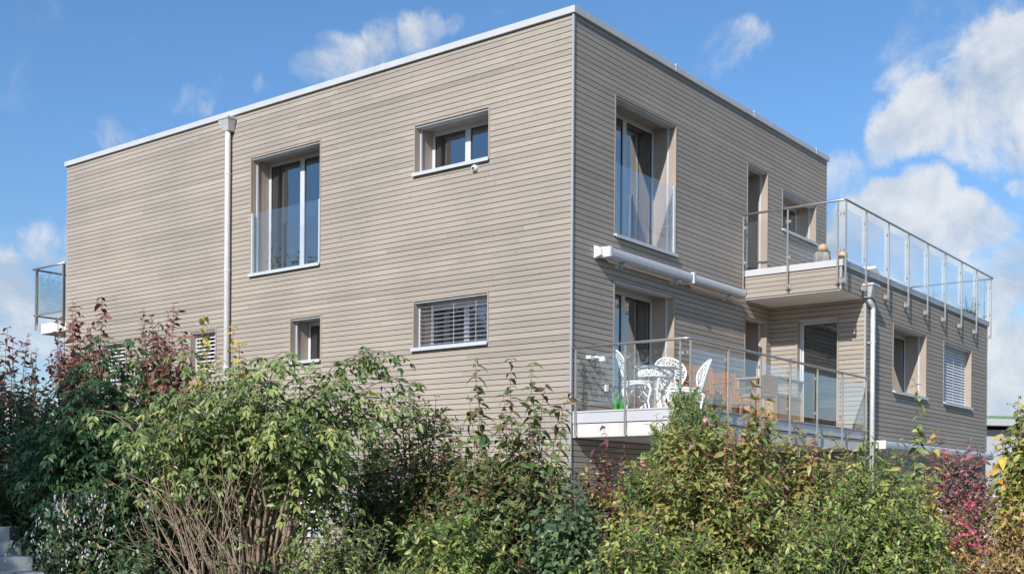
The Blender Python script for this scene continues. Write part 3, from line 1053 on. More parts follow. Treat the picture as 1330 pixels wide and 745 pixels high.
def teak_chair(loc, rz, label):
    r = empty('wooden_armchair', loc, rz, label=label, cat='armchair', group='wooden armchairs on the balcony')
    mb = MB()
    for k in range(6):
        y0 = -0.21 + k * 0.078
        mb.box(-0.24, 0.24, y0, y0 + 0.062, 0.40, 0.42)
    mb.build('seat', M['teak'], r, bevel=0.003)
    mb = MB()
    bk = lambda z: -0.22 - 0.22 * (z - 0.42)
    mb.bar((-0.25, bk(0.90), 0.90), (0.25, bk(0.90), 0.90), 0.026, 0.085)
    mb.bar((-0.25, bk(0.47), 0.47), (0.25, bk(0.47), 0.47), 0.026, 0.05)
    for k in range(8):
        u = -0.20 + k * 0.4 / 7
        mb.bar((u, bk(0.48), 0.48), (u, bk(0.87), 0.87), 0.032, 0.014, up=(0, 1, 0))
    mb.build('backrest', M['teak'], r, bevel=0.002)
    for s in (-1, 1):
        mb = MB(); mb.bar((s * 0.265, -0.14, 0), (s * 0.265, bk(0.93), 0.93), 0.042, 0.042, up=(0, 1, 0)); mb.build('leg', M['teak'], r, bevel=0.003)
        mb = MB(); mb.bar((s * 0.265, 0.26, 0), (s * 0.265, 0.22, 0.62), 0.042, 0.042, up=(0, 1, 0)); mb.build('leg', M['teak'], r, bevel=0.003)
        mb = MB(); mb.bar((s * 0.268, -0.30, 0.655), (s * 0.268, 0.30, 0.635), 0.055, 0.026); mb.build('armrest', M['teak'], r, bevel=0.004)
    mb = MB()
    for s in (-1, 1): mb.bar((s * 0.262, -0.2, 0.37), (s * 0.262, 0.25, 0.37), 0.024, 0.06)
    mb.bar((-0.24, 0.25, 0.37), (0.24, 0.25, 0.37), 0.024, 0.06)
    mb.build('seat_frame', M['teak'], r)
    return r


teak_chair((onplane_y(919, -0.95), -0.95, ZB), R(152), 'wooden slatted armchair next to the white cast chairs')
teak_chair((onplane_y(951, -0.80), -0.80, ZB), R(152), 'wooden slatted armchair between the other armchair and the wooden cupboard')

# wooden cupboard with a glazed top section
cb = empty('garden_cupboard', (onplane_y(999, -0.78), -0.78, ZB), R(3), label='wooden framed cupboard with glazed upper part near the side wall', cat='cupboard')
CW, CD, CH = 0.62, 0.36, 0.88
mb = MB()
for sx in (-1, 1):
    for sy in (-1, 1):
        mb.box(sx * CW - 0.03, sx * CW + 0.03, sy * CD - 0.03, sy * CD + 0.03, 0, CH)
for sy in (-1, 1):
    for z in (0.12, 0.56):
        mb.box(-CW + 0.03, CW - 0.03, sy * CD - 0.02, sy * CD + 0.02, z, z + 0.05)
for sx in (-1, 1):
    for z in (0.12, 0.56):
        mb.box(sx * CW - 0.02, sx * CW + 0.02, -CD + 0.03, CD - 0.03, z, z + 0.05)
mb.build('cupboard_frame', M['teakgrey'], cb, bevel=0.004)
mb = MB(); mb.box(-CW - 0.06, CW + 0.06, -CD - 0.06, CD + 0.06, CH + 0.002, CH + 0.035); mb.build('cupboard_top', M['teakgrey'], cb, bevel=0.004)
mb = MB()
for sy in (-1, 1): mb.box(-CW + 0.031, CW - 0.031, sy * CD - 0.008, sy * CD + 0.008, 0.171, 0.559)
for sx in (-1, 1): mb.box(sx * CW - 0.008, sx * CW + 0.008, -CD + 0.031, CD - 0.031, 0.171, 0.559)
mb.build('side_panel', M['teakgrey'], cb)
mb = MB()
for sy in (-1, 1): mb.box(-CW + 0.031, CW - 0.031, sy * CD - 0.004, sy * CD + 0.004, 0.612, CH - 0.002)
for sx in (-1, 1): mb.box(sx * CW - 0.004, sx * CW + 0.004, -CD + 0.031, CD - 0.031, 0.612, CH - 0.002)
mb.build('pane', M['guard'], cb)

# rounded wooden chair back in front of the cupboard
sc_ = empty('wooden_stool_chair', (onplane_y(983, -1.45), -1.45, ZB), R(-12), label='solid backed orange wooden chair in front of the cupboard', cat='chair')
mb = MB()
pr = [(-0.23, 0.46), (-0.235, 0.72), (-0.20, 0.77), (-0.1, 0.79), (0.1, 0.79), (0.20, 0.77), (0.235, 0.72), (0.23, 0.46)]
k = len(pr)
mb.v = [(u, -0.22 - 0.1 * (z - 0.46), z) for u, z in pr] + [(u, -0.195 - 0.1 * (z - 0.46), z) for u, z in pr]
mb.f = [tuple(range(k)), tuple(reversed(range(k, 2 * k)))] + [(i, k + i, k + (i + 1) % k, (i + 1) % k) for i in range(k)]
mb.t = [0.5] * len(mb.f)
mb.build('backrest', M['teak'], sc_, bevel=0.004)
mb = MB(); mb.box(-0.24, 0.24, -0.20, 0.22, 0.42, 0.45); mb.build('seat', M['teak'], sc_, bevel=0.006)
for sx in (-1, 1):
    for sy, zt in ((-1, 0.60), (1, 0.42)):
        mb = MB(); mb.bar((sx * 0.21, sy * 0.185, 0), (sx * 0.21, sy * 0.185, 0.419), 0.04, 0.04, up=(0, 1, 0)); mb.build('leg', M['teak'], sc_)

# green watering can
wc = empty('watering_can', (onplane_y(804, -0.62), -0.62, ZB), R(20), label='bright green plastic watering can on the balcony floor', cat='watering can')
mb = MB(); mb.lathe([(0.098, 0.0), (0.105, 0.02), (0.115, 0.16), (0.112, 0.2), (0.095, 0.205), (0.093, 0.19), (0.09, 0.05)], n=20); mb.build('can_body', M['greenp'], wc, smooth=True)
mb = MB(); mb.tube([(0.10, 0, 0.19), (0.12, 0, 0.27), (0.03, 0, 0.31), (-0.07, 0, 0.27), (-0.10, 0, 0.2)], 0.011, 8); mb.build('handle', M['greenp'], wc, smooth=True)
mb = MB(); mb.tube([(-0.10, 0, 0.06), (-0.20, 0, 0.17), (-0.27, 0, 0.27)], [0.022, 0.016, 0.013], 8); mb.tube([(-0.27, 0, 0.27), (-0.295, 0, 0.295)], [0.016, 0.03], 10); mb.build('spout', M['greenp'], wc, smooth=True)

# weathered posts with wooden balls on the roof terrace
def stump(px, y, w, h, r, label, rz):
    o = empty('ball_topped_block', (onplane_y(px, y), y, 4.262), rz, label=label, cat='garden ornament', group='weathered wood blocks with balls')
    mb = MB()
    n = 22
    lv = [(0, 1.03), (h * 0.35, 0.97), (h * 0.75, 1.0), (h * 0.96, 0.93), (h, 0.84)]
    rr = [1 + 0.13 * math.sin(3.1 * j) + 0.09 * math.sin(7.3 * j + 1) for j in range(n)]
    for z, s in lv:
        for j in range(n):
            a = 2 * math.pi * j / n
            q = 1 / max(abs(math.cos(a)), abs(math.sin(a))) ** 0.7
            mb.v.append((w / 2 * s * rr[j] * q * math.cos(a) * 0.9, w / 2 * s * rr[j] * q * math.sin(a) * 0.75, z))
    for i in range(len(lv) - 1):
        for j in range(n):
            mb.f.append((i * n + j, i * n + (j + 1) % n, (i + 1) * n + (j + 1) % n, (i + 1) * n + j)); mb.t.append(.5)
    mb.f.append(tuple((len(lv) - 1) * n + j for j in range(n))); mb.t.append(.5)
    mb.build('block', M['stump'], o)
    mb = MB()
    mb.lathe([(0.001, 0), (r * 0.55, r * 0.10), (r * 0.93, r * 0.5), (r, r * 0.82), (r * 0.9, r * 1.25), (r * 0.55, r * 1.62), (0.001, r * 1.75)], (0, 0, h - r * 0.15), 18)
    mb.build('ball', M['ball'], o, smooth=True)
    return o


stump(1066, -1.15, 0.40, 0.50, 0.10, 'wide grey weathered wood block topped with a pale wooden ball', R(25))
stump(1092, -1.50, 0.20, 0.34, 0.105, 'small wood block with a pale wooden ball beside the railing corner', R(10))

# white sun lounger on the terrace
sl = empty('sun_lounger', (9.6, -0.75, 4.262), R(0), label='white sun lounger with raised backrest on the roof terrace', cat='sun lounger')
mb = MB(); mb.box(-0.95, 0.55, -0.32, 0.32, 0.26, 0.33); mb.build('mattress', M['white'], sl, bevel=0.02)
mb = MB(); mb.hexa([(-1.5, -0.32, 0.52), (-0.96, -0.32, 0.27), (-0.96, 0.32, 0.27), (-1.5, 0.32, 0.52), (-1.48, -0.32, 0.58), (-0.95, -0.32, 0.335), (-0.95, 0.32, 0.335), (-1.48, 0.32, 0.58)]); mb.build('backrest', M['white'], sl, bevel=0.015)
for sx in (-0.85, 0.45):
    for sy in (-0.28, 0.28):
        mb = MB(); mb.box(sx - 0.02, sx + 0.02, sy - 0.02, sy + 0.02, 0, 0.259); mb.build('leg', M['alu'], sl)
sl.location = (10.6, -1.05, 4.262)


# ------------------------------------------------------------------ plants
def unit(a):
    return a / np.maximum(np.linalg.norm(a, axis=-1, keepdims=True), 1e-9)


class Leaves:
    def __init__(self):
        self.p, self.d, self.n, self.L, self.W, self.t, self.c = [], [], [], [], [], [], []

    def add(self, p, d, n, L, W, t, c):
        k = len(p)
        self.p.append(p); self.d.append(d); self.n.append(n)
        self.L.append(np.broadcast_to(L, k).astype(float)); self.W.append(np.broadcast_to(W, k).astype(float))
        self.t.append(np.broadcast_to(t, k).astype(float)); self.c.append(np.broadcast_to(c, k).astype(float))

    def count(self):
        return sum(len(x) for x in self.p)

    def build(self, name, mat, parent, fold=0.35, seg=2):
        if not self.p: return None
        p = np.concatenate(self.p); d = unit(np.concatenate(self.d)); n = np.concatenate(self.n)
        L = np.concatenate(self.L)[:, None] * 1.08; W = np.concatenate(self.W)[:, None] * 1.2
        t = np.concatenate(self.t); c = np.concatenate(self.c)[:, None]
        s = unit(np.cross(d, n)); n = unit(np.cross(s, d))
        def pt(u, v, lift):
            return p + d * (L * u) - n * (c * L * u * u) + s * (W * v) + n * (lift * W)
        vs = [pt(0, 0, 0), pt(0.36, 0, 0), pt(0.70, 0, 0), pt(1.0, 0, 0),
              pt(0.30, 0.5, fold * .5), pt(0.66, 0.40, fold * .4), pt(0.30, -0.5, fold * .5), pt(0.66, -0.40, fold * .4)]
        k = len(p)
        V = np.stack(vs, 1).reshape(-1, 3)
        quads = np.array([[1, 4, 5, 2], [1, 2, 7, 6]]); tris = np.array([[0, 4, 1], [2, 5, 3], [0, 1, 6], [2, 3, 7]])
        base = (np.arange(k) * 8)[:, None]
        Q = (base[:, :, None] + quads[None]).reshape(k, -1)
        T = (base[:, :, None] + tris[None]).reshape(k, -1)
        loops = np.concatenate([Q, T], 1).reshape(-1)
        sizes = np.tile(np.array([4, 4, 3, 3, 3, 3]), k)
        starts = np.concatenate([[0], np.cumsum(sizes)[:-1]])
        me = bpy.data.meshes.new(name)
        me.vertices.add(len(V)); me.vertices.foreach_set('co', V.astype(np.float32).ravel())
        me.loops.add(len(loops)); me.loops.foreach_set('vertex_index', loops.astype(np.int32))
        me.polygons.add(len(sizes))
        me.polygons.foreach_set('loop_start', starts.astype(np.int32))
        a = me.attributes.new('tone', 'FLOAT', 'FACE')
        a.data.foreach_set('value', np.repeat(np.clip(t, 0, 1), 6).astype(np.float32))
        me.materials.append(mat)
        me.update(calc_edges=True)
        me.validate()
        o = bpy.data.objects.new(name, me)
        COL.objects.link(o)
        o.parent = parent
        return o


def bez(p0, p1, p2, n):
    t = np.linspace(0, 1, n)[:, None]
    return (1 - t) ** 2 * p0 + 2 * t * (1 - t) * p1 + t * t * p2


def along(pts, ts):
    """points and tangents at fractions ts of the polyline"""
    seg = np.linalg.norm(np.diff(pts, axis=0), axis=1)
    cum = np.concatenate([[0], np.cumsum(seg)])
    s = np.asarray(ts) * cum[-1]
    i = np.clip(np.searchsorted(cum, s) - 1, 0, len(seg) - 1)
    f = ((s - cum[i]) / np.maximum(seg[i], 1e-9))[:, None]
    return pts[i] * (1 - f) + pts[i + 1] * f, unit(pts[i + 1] - pts[i]), cum[-1]


UPV = np.array([0, 0, 1.0])
SUNWARD = np.array([-0.823, -0.165, 0.543])      # foliage turns to the light


def leaf_pairs(lv, pts, t0, t1, spacing, L, ratio, ang, droop, tone, tipshift, curl, rng, taper=0.35, opposite=True):
    length = along(pts, [0])[2]
    n = max(1, int(length * (t1 - t0) / spacing))
    ts = np.clip(np.linspace(t0, t1, n) + rng.normal(0, 0.22 * (t1 - t0) / n, n), 0, 1)
    P, T, _ = along(pts, ts)
    ref = unit(np.cross(T, np.where(np.abs(T[:, 2:3]) > 0.95, np.array([[1.0, 0, 0]]), UPV[None])))
    ref2 = np.cross(T, ref)
    az0 = rng.uniform(0, math.pi)
    for side in ((0, math.pi) if opposite else (0,)):
        az = az0 + side + np.arange(n) * (math.pi / 2 if opposite else 2.4) + rng.normal(0, 0.25, n)
        perp = ref * np.cos(az)[:, None] + ref2 * np.sin(az)[:, None]
        a = rng.normal(ang, 0.16, n)[:, None]
        d = T * np.cos(a) + perp * np.sin(a)
        d[:, 2] -= rng.normal(droop, 0.15, n)
        nn = unit(T * 0.25 + UPV * 0.55 + SUNWARD * 0.45 + rng.normal(0, 0.48, (n, 3)))
        l = L * rng.uniform(0.55, 1.25, n) * (1 - taper * np.abs(ts) ** 6) * (rng.uniform(0, 1, n) > 0.06) + 0.004
        lv.add(P, d, nn, l, l * ratio * rng.uniform(0.85, 1.15, n), tone + rng.normal(0, 0.20, n) + tipshift * np.clip((ts - 0.55) / 0.45, 0, 1), rng.uniform(0.3, 2.0, n) * curl)


def pinnate(lv, pts, t0, t1, spacing, rach, leaflet, ratio, droop, tone, rng, curl=0.25, pairs=3):
    length = along(pts, [0])[2]
    n = max(1, int(length * (t1 - t0) / spacing))
    ts = np.linspace(t0, t1, n)
    P, T, _ = along(pts, ts)
    ref = unit(np.cross(T, np.where(np.abs(T[:, 2:3]) > 0.95, np.array([[1.0, 0, 0]]), UPV[None])))
    ref2 = np.cross(T, ref)
    az0 = rng.uniform(0, math.pi)
    for side in (0, math.pi):
        az = az0 + side + np.arange(n) * math.pi / 2 + rng.normal(0, 0.3, n)
        perp = ref * np.cos(az)[:, None] + ref2 * np.sin(az)[:, None]
        a = rng.normal(0.95, 0.2, n)[:, None]
        d = T * np.cos(a) + perp * np.sin(a)
        d[:, 2] = d[:, 2] * 0.7 - rng.normal(droop * 0.35, 0.12, n)
        d = unit(d)
        rl = rach * rng.uniform(0.7, 1.15, n)
        tn = tone + rng.normal(0, 0.14, n)
        hv = unit(np.cross(d, UPV))
        for j in range(1, pairs + 1):
            f = j / pairs
            q = P + d * (rl * f * 0.85)[:, None]
            q[:, 2] -= droop * 0.35 * rl * f * f
            dd = d.copy(); dd[:, 2] -= droop * 0.6 * f; dd = unit(dd)
            sides = ((1, 0.9), (-1, 0.9), (0, 1.1)) if j == pairs else ((1, 0.85), (-1, 0.85))
            for sg, sc in sides:
                ld = dd * (0.62 if sg else 1.0) + hv * sg * 0.8 + rng.normal(0, 0.08, (n, 3))
                ld[:, 2] -= droop * 0.45
                l = leaflet * sc * rng.uniform(0.8, 1.15, n)
                lv.add(q, ld, unit(UPV * 0.6 + SUNWARD * 0.45 + rng.normal(0, 0.42, (n, 3))), l, l * ratio, tn + rng.normal(0, 0.05, n), rng.uniform(0.6, 1.4, n) * curl)


def stem_tubes(mb, pts, r0, r1, n=5):
    k = len(pts)
    mb.tube([tuple(p) for p in pts], [r0 + (r1 - r0) * i / (k - 1) for i in range(k)], n, caps=False)


def shrub(name, label, base, h, hw, leaf='bronze', stem='bark', shoots=45, twigs=9, L=0.085, ratio=0.42, ang=0.95, droop=0.25,
          spacing=0.05, tone=0.4, tipshift=0.2, curl=0.2, twiglen=0.42, seed=0, group=None, depthw=None, lowleaf=0.22, pin=None,
          flowers=None, extra=None, cat='shrub', hpow=0.5, stem_r=0.012, base_r=0.25, upright=0.55):
    """many-stemmed shrub: arching stems from the base, side twigs along them, leaves along both"""
    rng = np.random.default_rng(seed + 100)
    root = empty(name, tuple(base), 0, label=label, cat=cat, group=group)
    dw = depthw or hw
    lv, mb = Leaves(), MB()
    fl = Leaves()
    FWg = unit(np.array([FW[0], FW[1], 0])); RTg = unit(np.array([RT[0], RT[1], 0]))
    lines = []
    for i in range(shoots):
        # end point on a domed, uneven outline
        a = rng.uniform(0, 2 * math.pi); rr = math.sqrt(rng.uniform(0.0, 1))
        ox, oy = rr * math.cos(a), rr * math.sin(a)
        hh = h * 1.06 * (1 - 0.38 * rr ** 2.2) * rng.uniform(0.84, 1.06)
        if rng.uniform() < 0.35: hh *= rng.uniform(0.45, 0.88)
        end = RTg * ox * hw + FWg * oy * dw + UPV * hh
        st = RTg * ox * hw * base_r + FWg * oy * dw * base_r
        mid = st + (end - st) * 0.5 + UPV * hh * 0.16 * upright * 2 - (RTg * ox * hw + FWg * oy * dw) * 0.14
        lines.append((bez(st, mid, end, 9), tone + rng.normal(0, 0.13), 1.0, True))
    for e in (extra or []):      # hand-placed shoots: (right, forward, height, lean, tone)
        st = RTg * e[0] * 0.6 + FWg * e[1]
        end = RTg * e[0] + FWg * e[1] + UPV * e[2] + RTg * e[3]
        mid = RTg * (e[0] * 0.9) + FWg * e[1] + UPV * e[2] * 0.65 + (RTg * e[3] * (e[5] if len(e) > 5 else 0.15))
        lines.append((bez(st, mid, end, 12), e[4], 1.15, False))
    for pts, tn, sc, bushy in lines:
        k_n = len(pts)
        pts[1:-1] += np.cumsum(rng.normal(0, 0.016, (k_n - 2, 3)), axis=0) * np.linspace(1, 0.5, k_n - 2)[:, None]
        stem_tubes(mb, pts, stem_r * sc * (1.0 if bushy else 0.6), stem_r * 0.2)
        def put(p, t0, t1, tt):
            if pin:
                pinnate(lv, p, t0, t1, pin['spacing'], pin['rachis'], L, ratio, droop, tt, rng, curl, pin.get('pairs', 3))
            else:
                k_ = 1.0 if big is False else 1.65
                leaf_pairs(lv, p, t0, t1, spacing * (1.0 if big is False else 1.3), L * k_, ratio, ang + (0.0 if big is False else 0.12), droop + (0.0 if big is False else 0.22), tt, tipshift, curl + (0.0 if big is False else 0.25), rng)
        big = not bushy
        put(pts, max(lowleaf, 0.45) if bushy else 0.35, 1.0, tn)
        nt_ = twigs if bushy else max(2, twigs // 2)
        for k in range(nt_):
            f = rng.uniform(lowleaf, 0.93) if bushy else rng.uniform(0.3, 0.62)
            P, T, _ = along(pts, [f])
            a = rng.uniform(0, 2 * math.pi)
            out = np.array([math.cos(a), math.sin(a), 0.0])
            tl = twiglen * rng.uniform(0.5, 1.2) * (1 - 0.35 * f)
            e1 = P[0] + (T[0] * 0.55 + out * 0.75 + UPV * 0.25) * tl
            m1 = P[0] + (T[0] * 0.3 + out * 0.45 + UPV * 0.25) * tl
            tp = bez(P[0], m1, e1, 5)
            stem_tubes(mb, tp, stem_r * 0.45, stem_r * 0.15, 4)
            put(tp, 0.15, 1.0, tn + rng.normal(0, 0.05))
        if flowers and rng.uniform() < flowers[1]:
            P, T, _ = along(pts, [rng.uniform(0.85, 1.0)])
            for q in range(flowers[2]):
                c = P[0] + rng.normal(0, 0.03, 3)
                k = 5
                az = np.arange(k) * 2 * math.pi / k
                ax_ = unit(SUNWARD + UPV * 0.3 + rng.normal(0, 0.35, 3))
                pu = unit(np.cross(ax_, UPV)); pv = np.cross(ax_, pu)
                dd = pu[None] * np.cos(az)[:, None] + pv[None] * np.sin(az)[:, None] + ax_[None] * 0.35
                fl.add(np.repeat(c[None], k, 0), dd, np.repeat(ax_[None], k, 0), flowers[3], flowers[3] * 0.62, rng.uniform(0, 1, k), 0.3)
    mb.build('stems', M[stem], root, smooth=True)
    lv.build('foliage', LM[leaf], root)
    if flowers: fl.build('flower_heads', LM[flowers[0]], root)
    print(name, 'leaves', lv.count())
    return root


def sh(px, D, py_top, hwpx, **kw):
    b = at(px, D)
    return dict(base=b, h=zat(py_top, D) - GROUND, hw=hwpx * D / F_PX, **kw)


def H(py, D):       # height above ground of image row py at depth D
    return zat(py, D) - GROUND


def dx(p, p0, D):   # metres to the right of the base column
    return (p - p0) * D / F_PX


# the shrubs from left to right
shrub('dark_leaved_shrub', 'dark purplish shrub at the left edge, in shade below the open sky', **sh(12, 13.6, 458, 64, leaf='red', stem='redtwig', shoots=60, twigs=12, tone=0.35, tipshift=0.35, seed=1, L=0.075,
      extra=[(dx(18, 12, 13.6), -0.2, H(436, 13.6), 0.0, 0.4)]))
D = 14.2
shrub('red_leaved_shrub', 'red leaved shrub with upright shoots below the far end balcony', **sh(100, D, 440, 84, leaf='red', stem='redtwig', shoots=85, twigs=12, tone=0.45, tipshift=0.4, seed=2, L=0.085, ratio=0.5, droop=0.4,
      extra=[(dx(136, 100, D), -0.2, H(396, D), 0.02, 0.45), (dx(106, 100, D), -0.2, H(408, D), -0.02, 0.4)]))
D = 14.6
shrub('red_leaved_shrub', 'red and yellow green shrub in front of the low window with pale blind', **sh(208, D, 440, 78, leaf='red', stem='redtwig', shoots=80, twigs=12, tone=0.28, tipshift=0.42, seed=3, L=0.08, ratio=0.48, droop=0.35,
      extra=[(dx(215, 208, D), -0.3, H(428, D), 0.0, 0.45), (dx(240, 208, D), -0.2, H(440, D), 0.03, 0.6)]))
D = 13.6
shrub('slender_yellowish_shrub', 'thin yellowish green shrub climbing beside the zinc downpipe', **sh(275, D, 475, 48, leaf='yellow', stem='bark', shoots=26, twigs=7, tone=0.42, tipshift=0.2, seed=4, L=0.075, ratio=0.5,
      extra=[(dx(268, 275, D), 0, H(418, D), -0.03, 0.5), (dx(298, 275, D), 0, H(430, D), 0.03, 0.5), (dx(308, 275, D), 0, H(455, D), 0.02, 0.45)]))
D = 12.4
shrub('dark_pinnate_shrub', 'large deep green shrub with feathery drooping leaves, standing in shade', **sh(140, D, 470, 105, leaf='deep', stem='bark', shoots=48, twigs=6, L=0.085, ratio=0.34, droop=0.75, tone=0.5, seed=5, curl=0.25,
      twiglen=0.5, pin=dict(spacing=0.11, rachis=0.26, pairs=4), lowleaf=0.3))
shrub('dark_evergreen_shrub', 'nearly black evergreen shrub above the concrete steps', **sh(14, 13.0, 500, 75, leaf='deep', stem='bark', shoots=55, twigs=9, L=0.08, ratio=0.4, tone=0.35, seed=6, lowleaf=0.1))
D = 11.2
shrub('white_seedhead_plant', 'shaded low plant hung with dry white seed heads', cat='plant', **sh(118, D, 640, 62, leaf='deep', stem='bark', shoots=34, twigs=6, L=0.10, ratio=0.4, tone=0.5, seed=7, lowleaf=0.15, twiglen=0.35))
seedroot = bpy.data.objects['white_seedhead_plant']
lv = Leaves(); rg = np.random.default_rng(77)
for k in range(70):
    c = np.array([*(unit(np.array([RT[0], RT[1], 0])) * rg.normal(0, 0.24) - unit(np.array([FW[0], FW[1], 0])) * rg.uniform(0.1, 0.45))[:2], rg.uniform(H(730, D), H(642, D))])
    n = 7
    q = c + rg.normal(0, 0.022, (n, 3)) - UPV * np.linspace(0, 0.07, n)[:, None]
    d = rg.normal(0, 0.35, (n, 3)) - UPV
    lv.add(q, d, rg.normal(0, 1, (n, 3)), 0.034, 0.012, rg.uniform(0, 1, n), 0.1)
lv.build('flower_heads', LM['seed'], seedroot)  # these are dry seed heads, not fresh flowers
shrub('low_fern_plant', 'low dark green plant at the foot of the shaded shrubs, right of the steps', cat='plant', **sh(88, 11.0, 700, 34, leaf='ivy', stem='bark', shoots=34, twigs=6, L=0.07, ratio=0.45, tone=0.45, seed=8, lowleaf=0.1, twiglen=0.3))
shrub('low_fern_plant', 'low dark green plant between the white seed heads and the bare twigs', cat='plant', **sh(178, 10.9, 700, 50, leaf='ivy', stem='bark', shoots=34, twigs=6, L=0.07, ratio=0.45, tone=0.45, seed=9, lowleaf=0.1, twiglen=0.3))


# the big elder: bare stems below, pinnate crown above, arching to the right
def elder():
    D = 11.6
    p0 = 335
    rng = np.random.default_rng(55)
    root = empty('elder_tree', tuple(at(p0, D)), 0, label='large light green elder with many bare pale stems in front of the long facade', cat='tree')
    FWg = unit(np.array([FW[0], FW[1], 0])); RTg = unit(np.array([RT[0], RT[1], 0]))
    lv, mb = Leaves(), MB()
    tips = [(205, 580), (195, 560), (225, 520), (240, 500), (262, 490), (280, 520), (300, 482), (318, 497), (330, 474), (352, 496), (300, 545), (340, 540),
            (380, 545), (415, 560), (250, 545), (270, 570), (448, 590), (400, 585), (360, 575), (310, 590), (230, 585), (345, 520), (285, 505), (385, 520), (430, 610), (325, 560), (368, 510),
            (215, 545), (440, 575), (245, 560), (310, 520), (365, 482), (398, 500), (210, 600), (350, 610), (290, 615)]
    arch = [((508, 462), 0.9), ((470, 468), 0.85), ((528, 500), 0.9), ((500, 522), 0.8), ((532, 535), 0.8), ((490, 548), 0.7), ((455, 505), .7)]
    items = [(t, 0.32, False) for t in tips] + [(a[0], a[1], True) for a in arch]
    for (tx, ty), w, archy in items:
        f = rng.uniform(-0.75, 0.75) if not archy else rng.uniform(-0.5, 0.2)
        end = RTg * dx(tx, p0, D) + FWg * f + UPV * H(ty, D)
        st = RTg * rng.uniform(-0.16, 0.16) + FWg * rng.uniform(-0.15, 0.15)
        if archy:
            mid = RTg * dx(tx, p0, D) * 0.40 + FWg * f * 0.5 + UPV * (H(ty, D) + 0.30)
        else:
            mid = st * 0.5 + RTg * dx(tx, p0, D) * 0.55 + FWg * f * 0.45 + UPV * H(ty, D) * 0.62
        pts = bez(st, mid, end, 14)
        pts[1:-1] += rng.normal(0, 0.018, (12, 3))
        stem_tubes(mb, pts, rng.uniform(0.014, 0.027), 0.004, 6)
        tn = 0.42 + rng.normal(0, 0.13)
        pinnate(lv, pts, 0.70 if not archy else 0.60, 1.0, 0.095, 0.23, 0.090, 0.33, 0.7, tn, rng, 0.22, 3)
        for k in range(7 if not archy else 5):
            q = rng.uniform(0.62, 0.98)
            P, T, _ = along(pts, [q])
            a = rng.uniform(0, 2 * math.pi)
            out = np.array([math.cos(a), math.sin(a), 0.0])
            tl = rng.uniform(0.25, 0.55)
            if archy: tl *= 0.5
            tp = bez(P[0], P[0] + (T[0] * 0.4 + out * 0.4 + UPV * 0.2) * tl, P[0] + (T[0] * 0.5 + out * 0.85 + UPV * 0.02) * tl, 5)
            stem_tubes(mb, tp, 0.006, 0.002, 4)
            pinnate(lv, tp, 0.3, 1.0, 0.11, 0.21, 0.088, 0.33, 0.75, tn + rng.normal(0.03, 0.08), rng, 0.22, 3)
    # a few leafy low suckers
    for k in range(10):
        e = RTg * rng.uniform(-0.5, 0.9) + FWg * rng.uniform(-0.6, 0) + UPV * rng.uniform(0.9, 1.5)
        pts = bez(RTg * rng.uniform(-0.3, 0.5), e * 0.5 + UPV * 0.2, e, 8)
        stem_tubes(mb, pts, 0.008, 0.003, 4)
        pinnate(lv, pts, 0.45, 1.0, 0.14, 0.18, 0.085, 0.35, 0.6, 0.6, rng, 0.2, 2)
    mb.build('trunk', M['twig'], root, smooth=True)
    lv.build('crown', LM['elder'], root)
    print('elder leaves', lv.count())


elder()


def bare_shrub():
    D = 10.9
    p0 = 325
    rng = np.random.default_rng(91)
    root = empty('bare_twig_shrub', tuple(at(p0, D)), 0, label='leafless tangle of pale brown twigs at the foot of the elder', cat='shrub')
    FWg = unit(np.array([FW[0], FW[1], 0])); RTg = unit(np.array([RT[0], RT[1], 0]))
    mb = MB()
    def grow(p, d, L, r, lev):
        n = 6
        pts = [p]
        for i in range(n):
            d = unit(d + rng.normal(0, 0.10, 3) + UPV * 0.035)
            pts.append(pts[-1] + d * L / n)
        pts = np.array(pts)
        stem_tubes(mb, pts, r, r * 0.45, 5)
        if lev > 0:
            for k in range(rng.integers(2, 5)):
                i = rng.integers(2, n + 1)
                grow(pts[i], unit(d + rng.normal(0, 0.42, 3)), L * rng.uniform(0.45, 0.75), r * 0.55, lev - 1)
    for (tx, ty) in [(182, 608), (190, 650), (186, 690), (200, 700), (215, 640), (225, 610), (240, 600), (250, 640), (195, 720), (210, 670), (230, 660), (262, 610), (285, 620), (178, 712), (240, 700), (300, 640), (222, 715), (270, 660), (190, 735), (205, 625), (320, 650), (345, 640)]:
        e = RTg * dx(tx, p0, D) + FWg * rng.uniform(-0.5, 0.3) + UPV * H(ty, D)
        st = RTg * rng.uniform(-0.2, 0.15) + UPV * 0.0
        v = e - st
        grow(st, unit(v * np.array([1.0, 1.0, 1.05])), float(np.linalg.norm(v)) * 0.74, rng.uniform(0.008, 0.014), 2)
    mb.build('twigs', M['twig'], root, smooth=True)


bare_shrub()

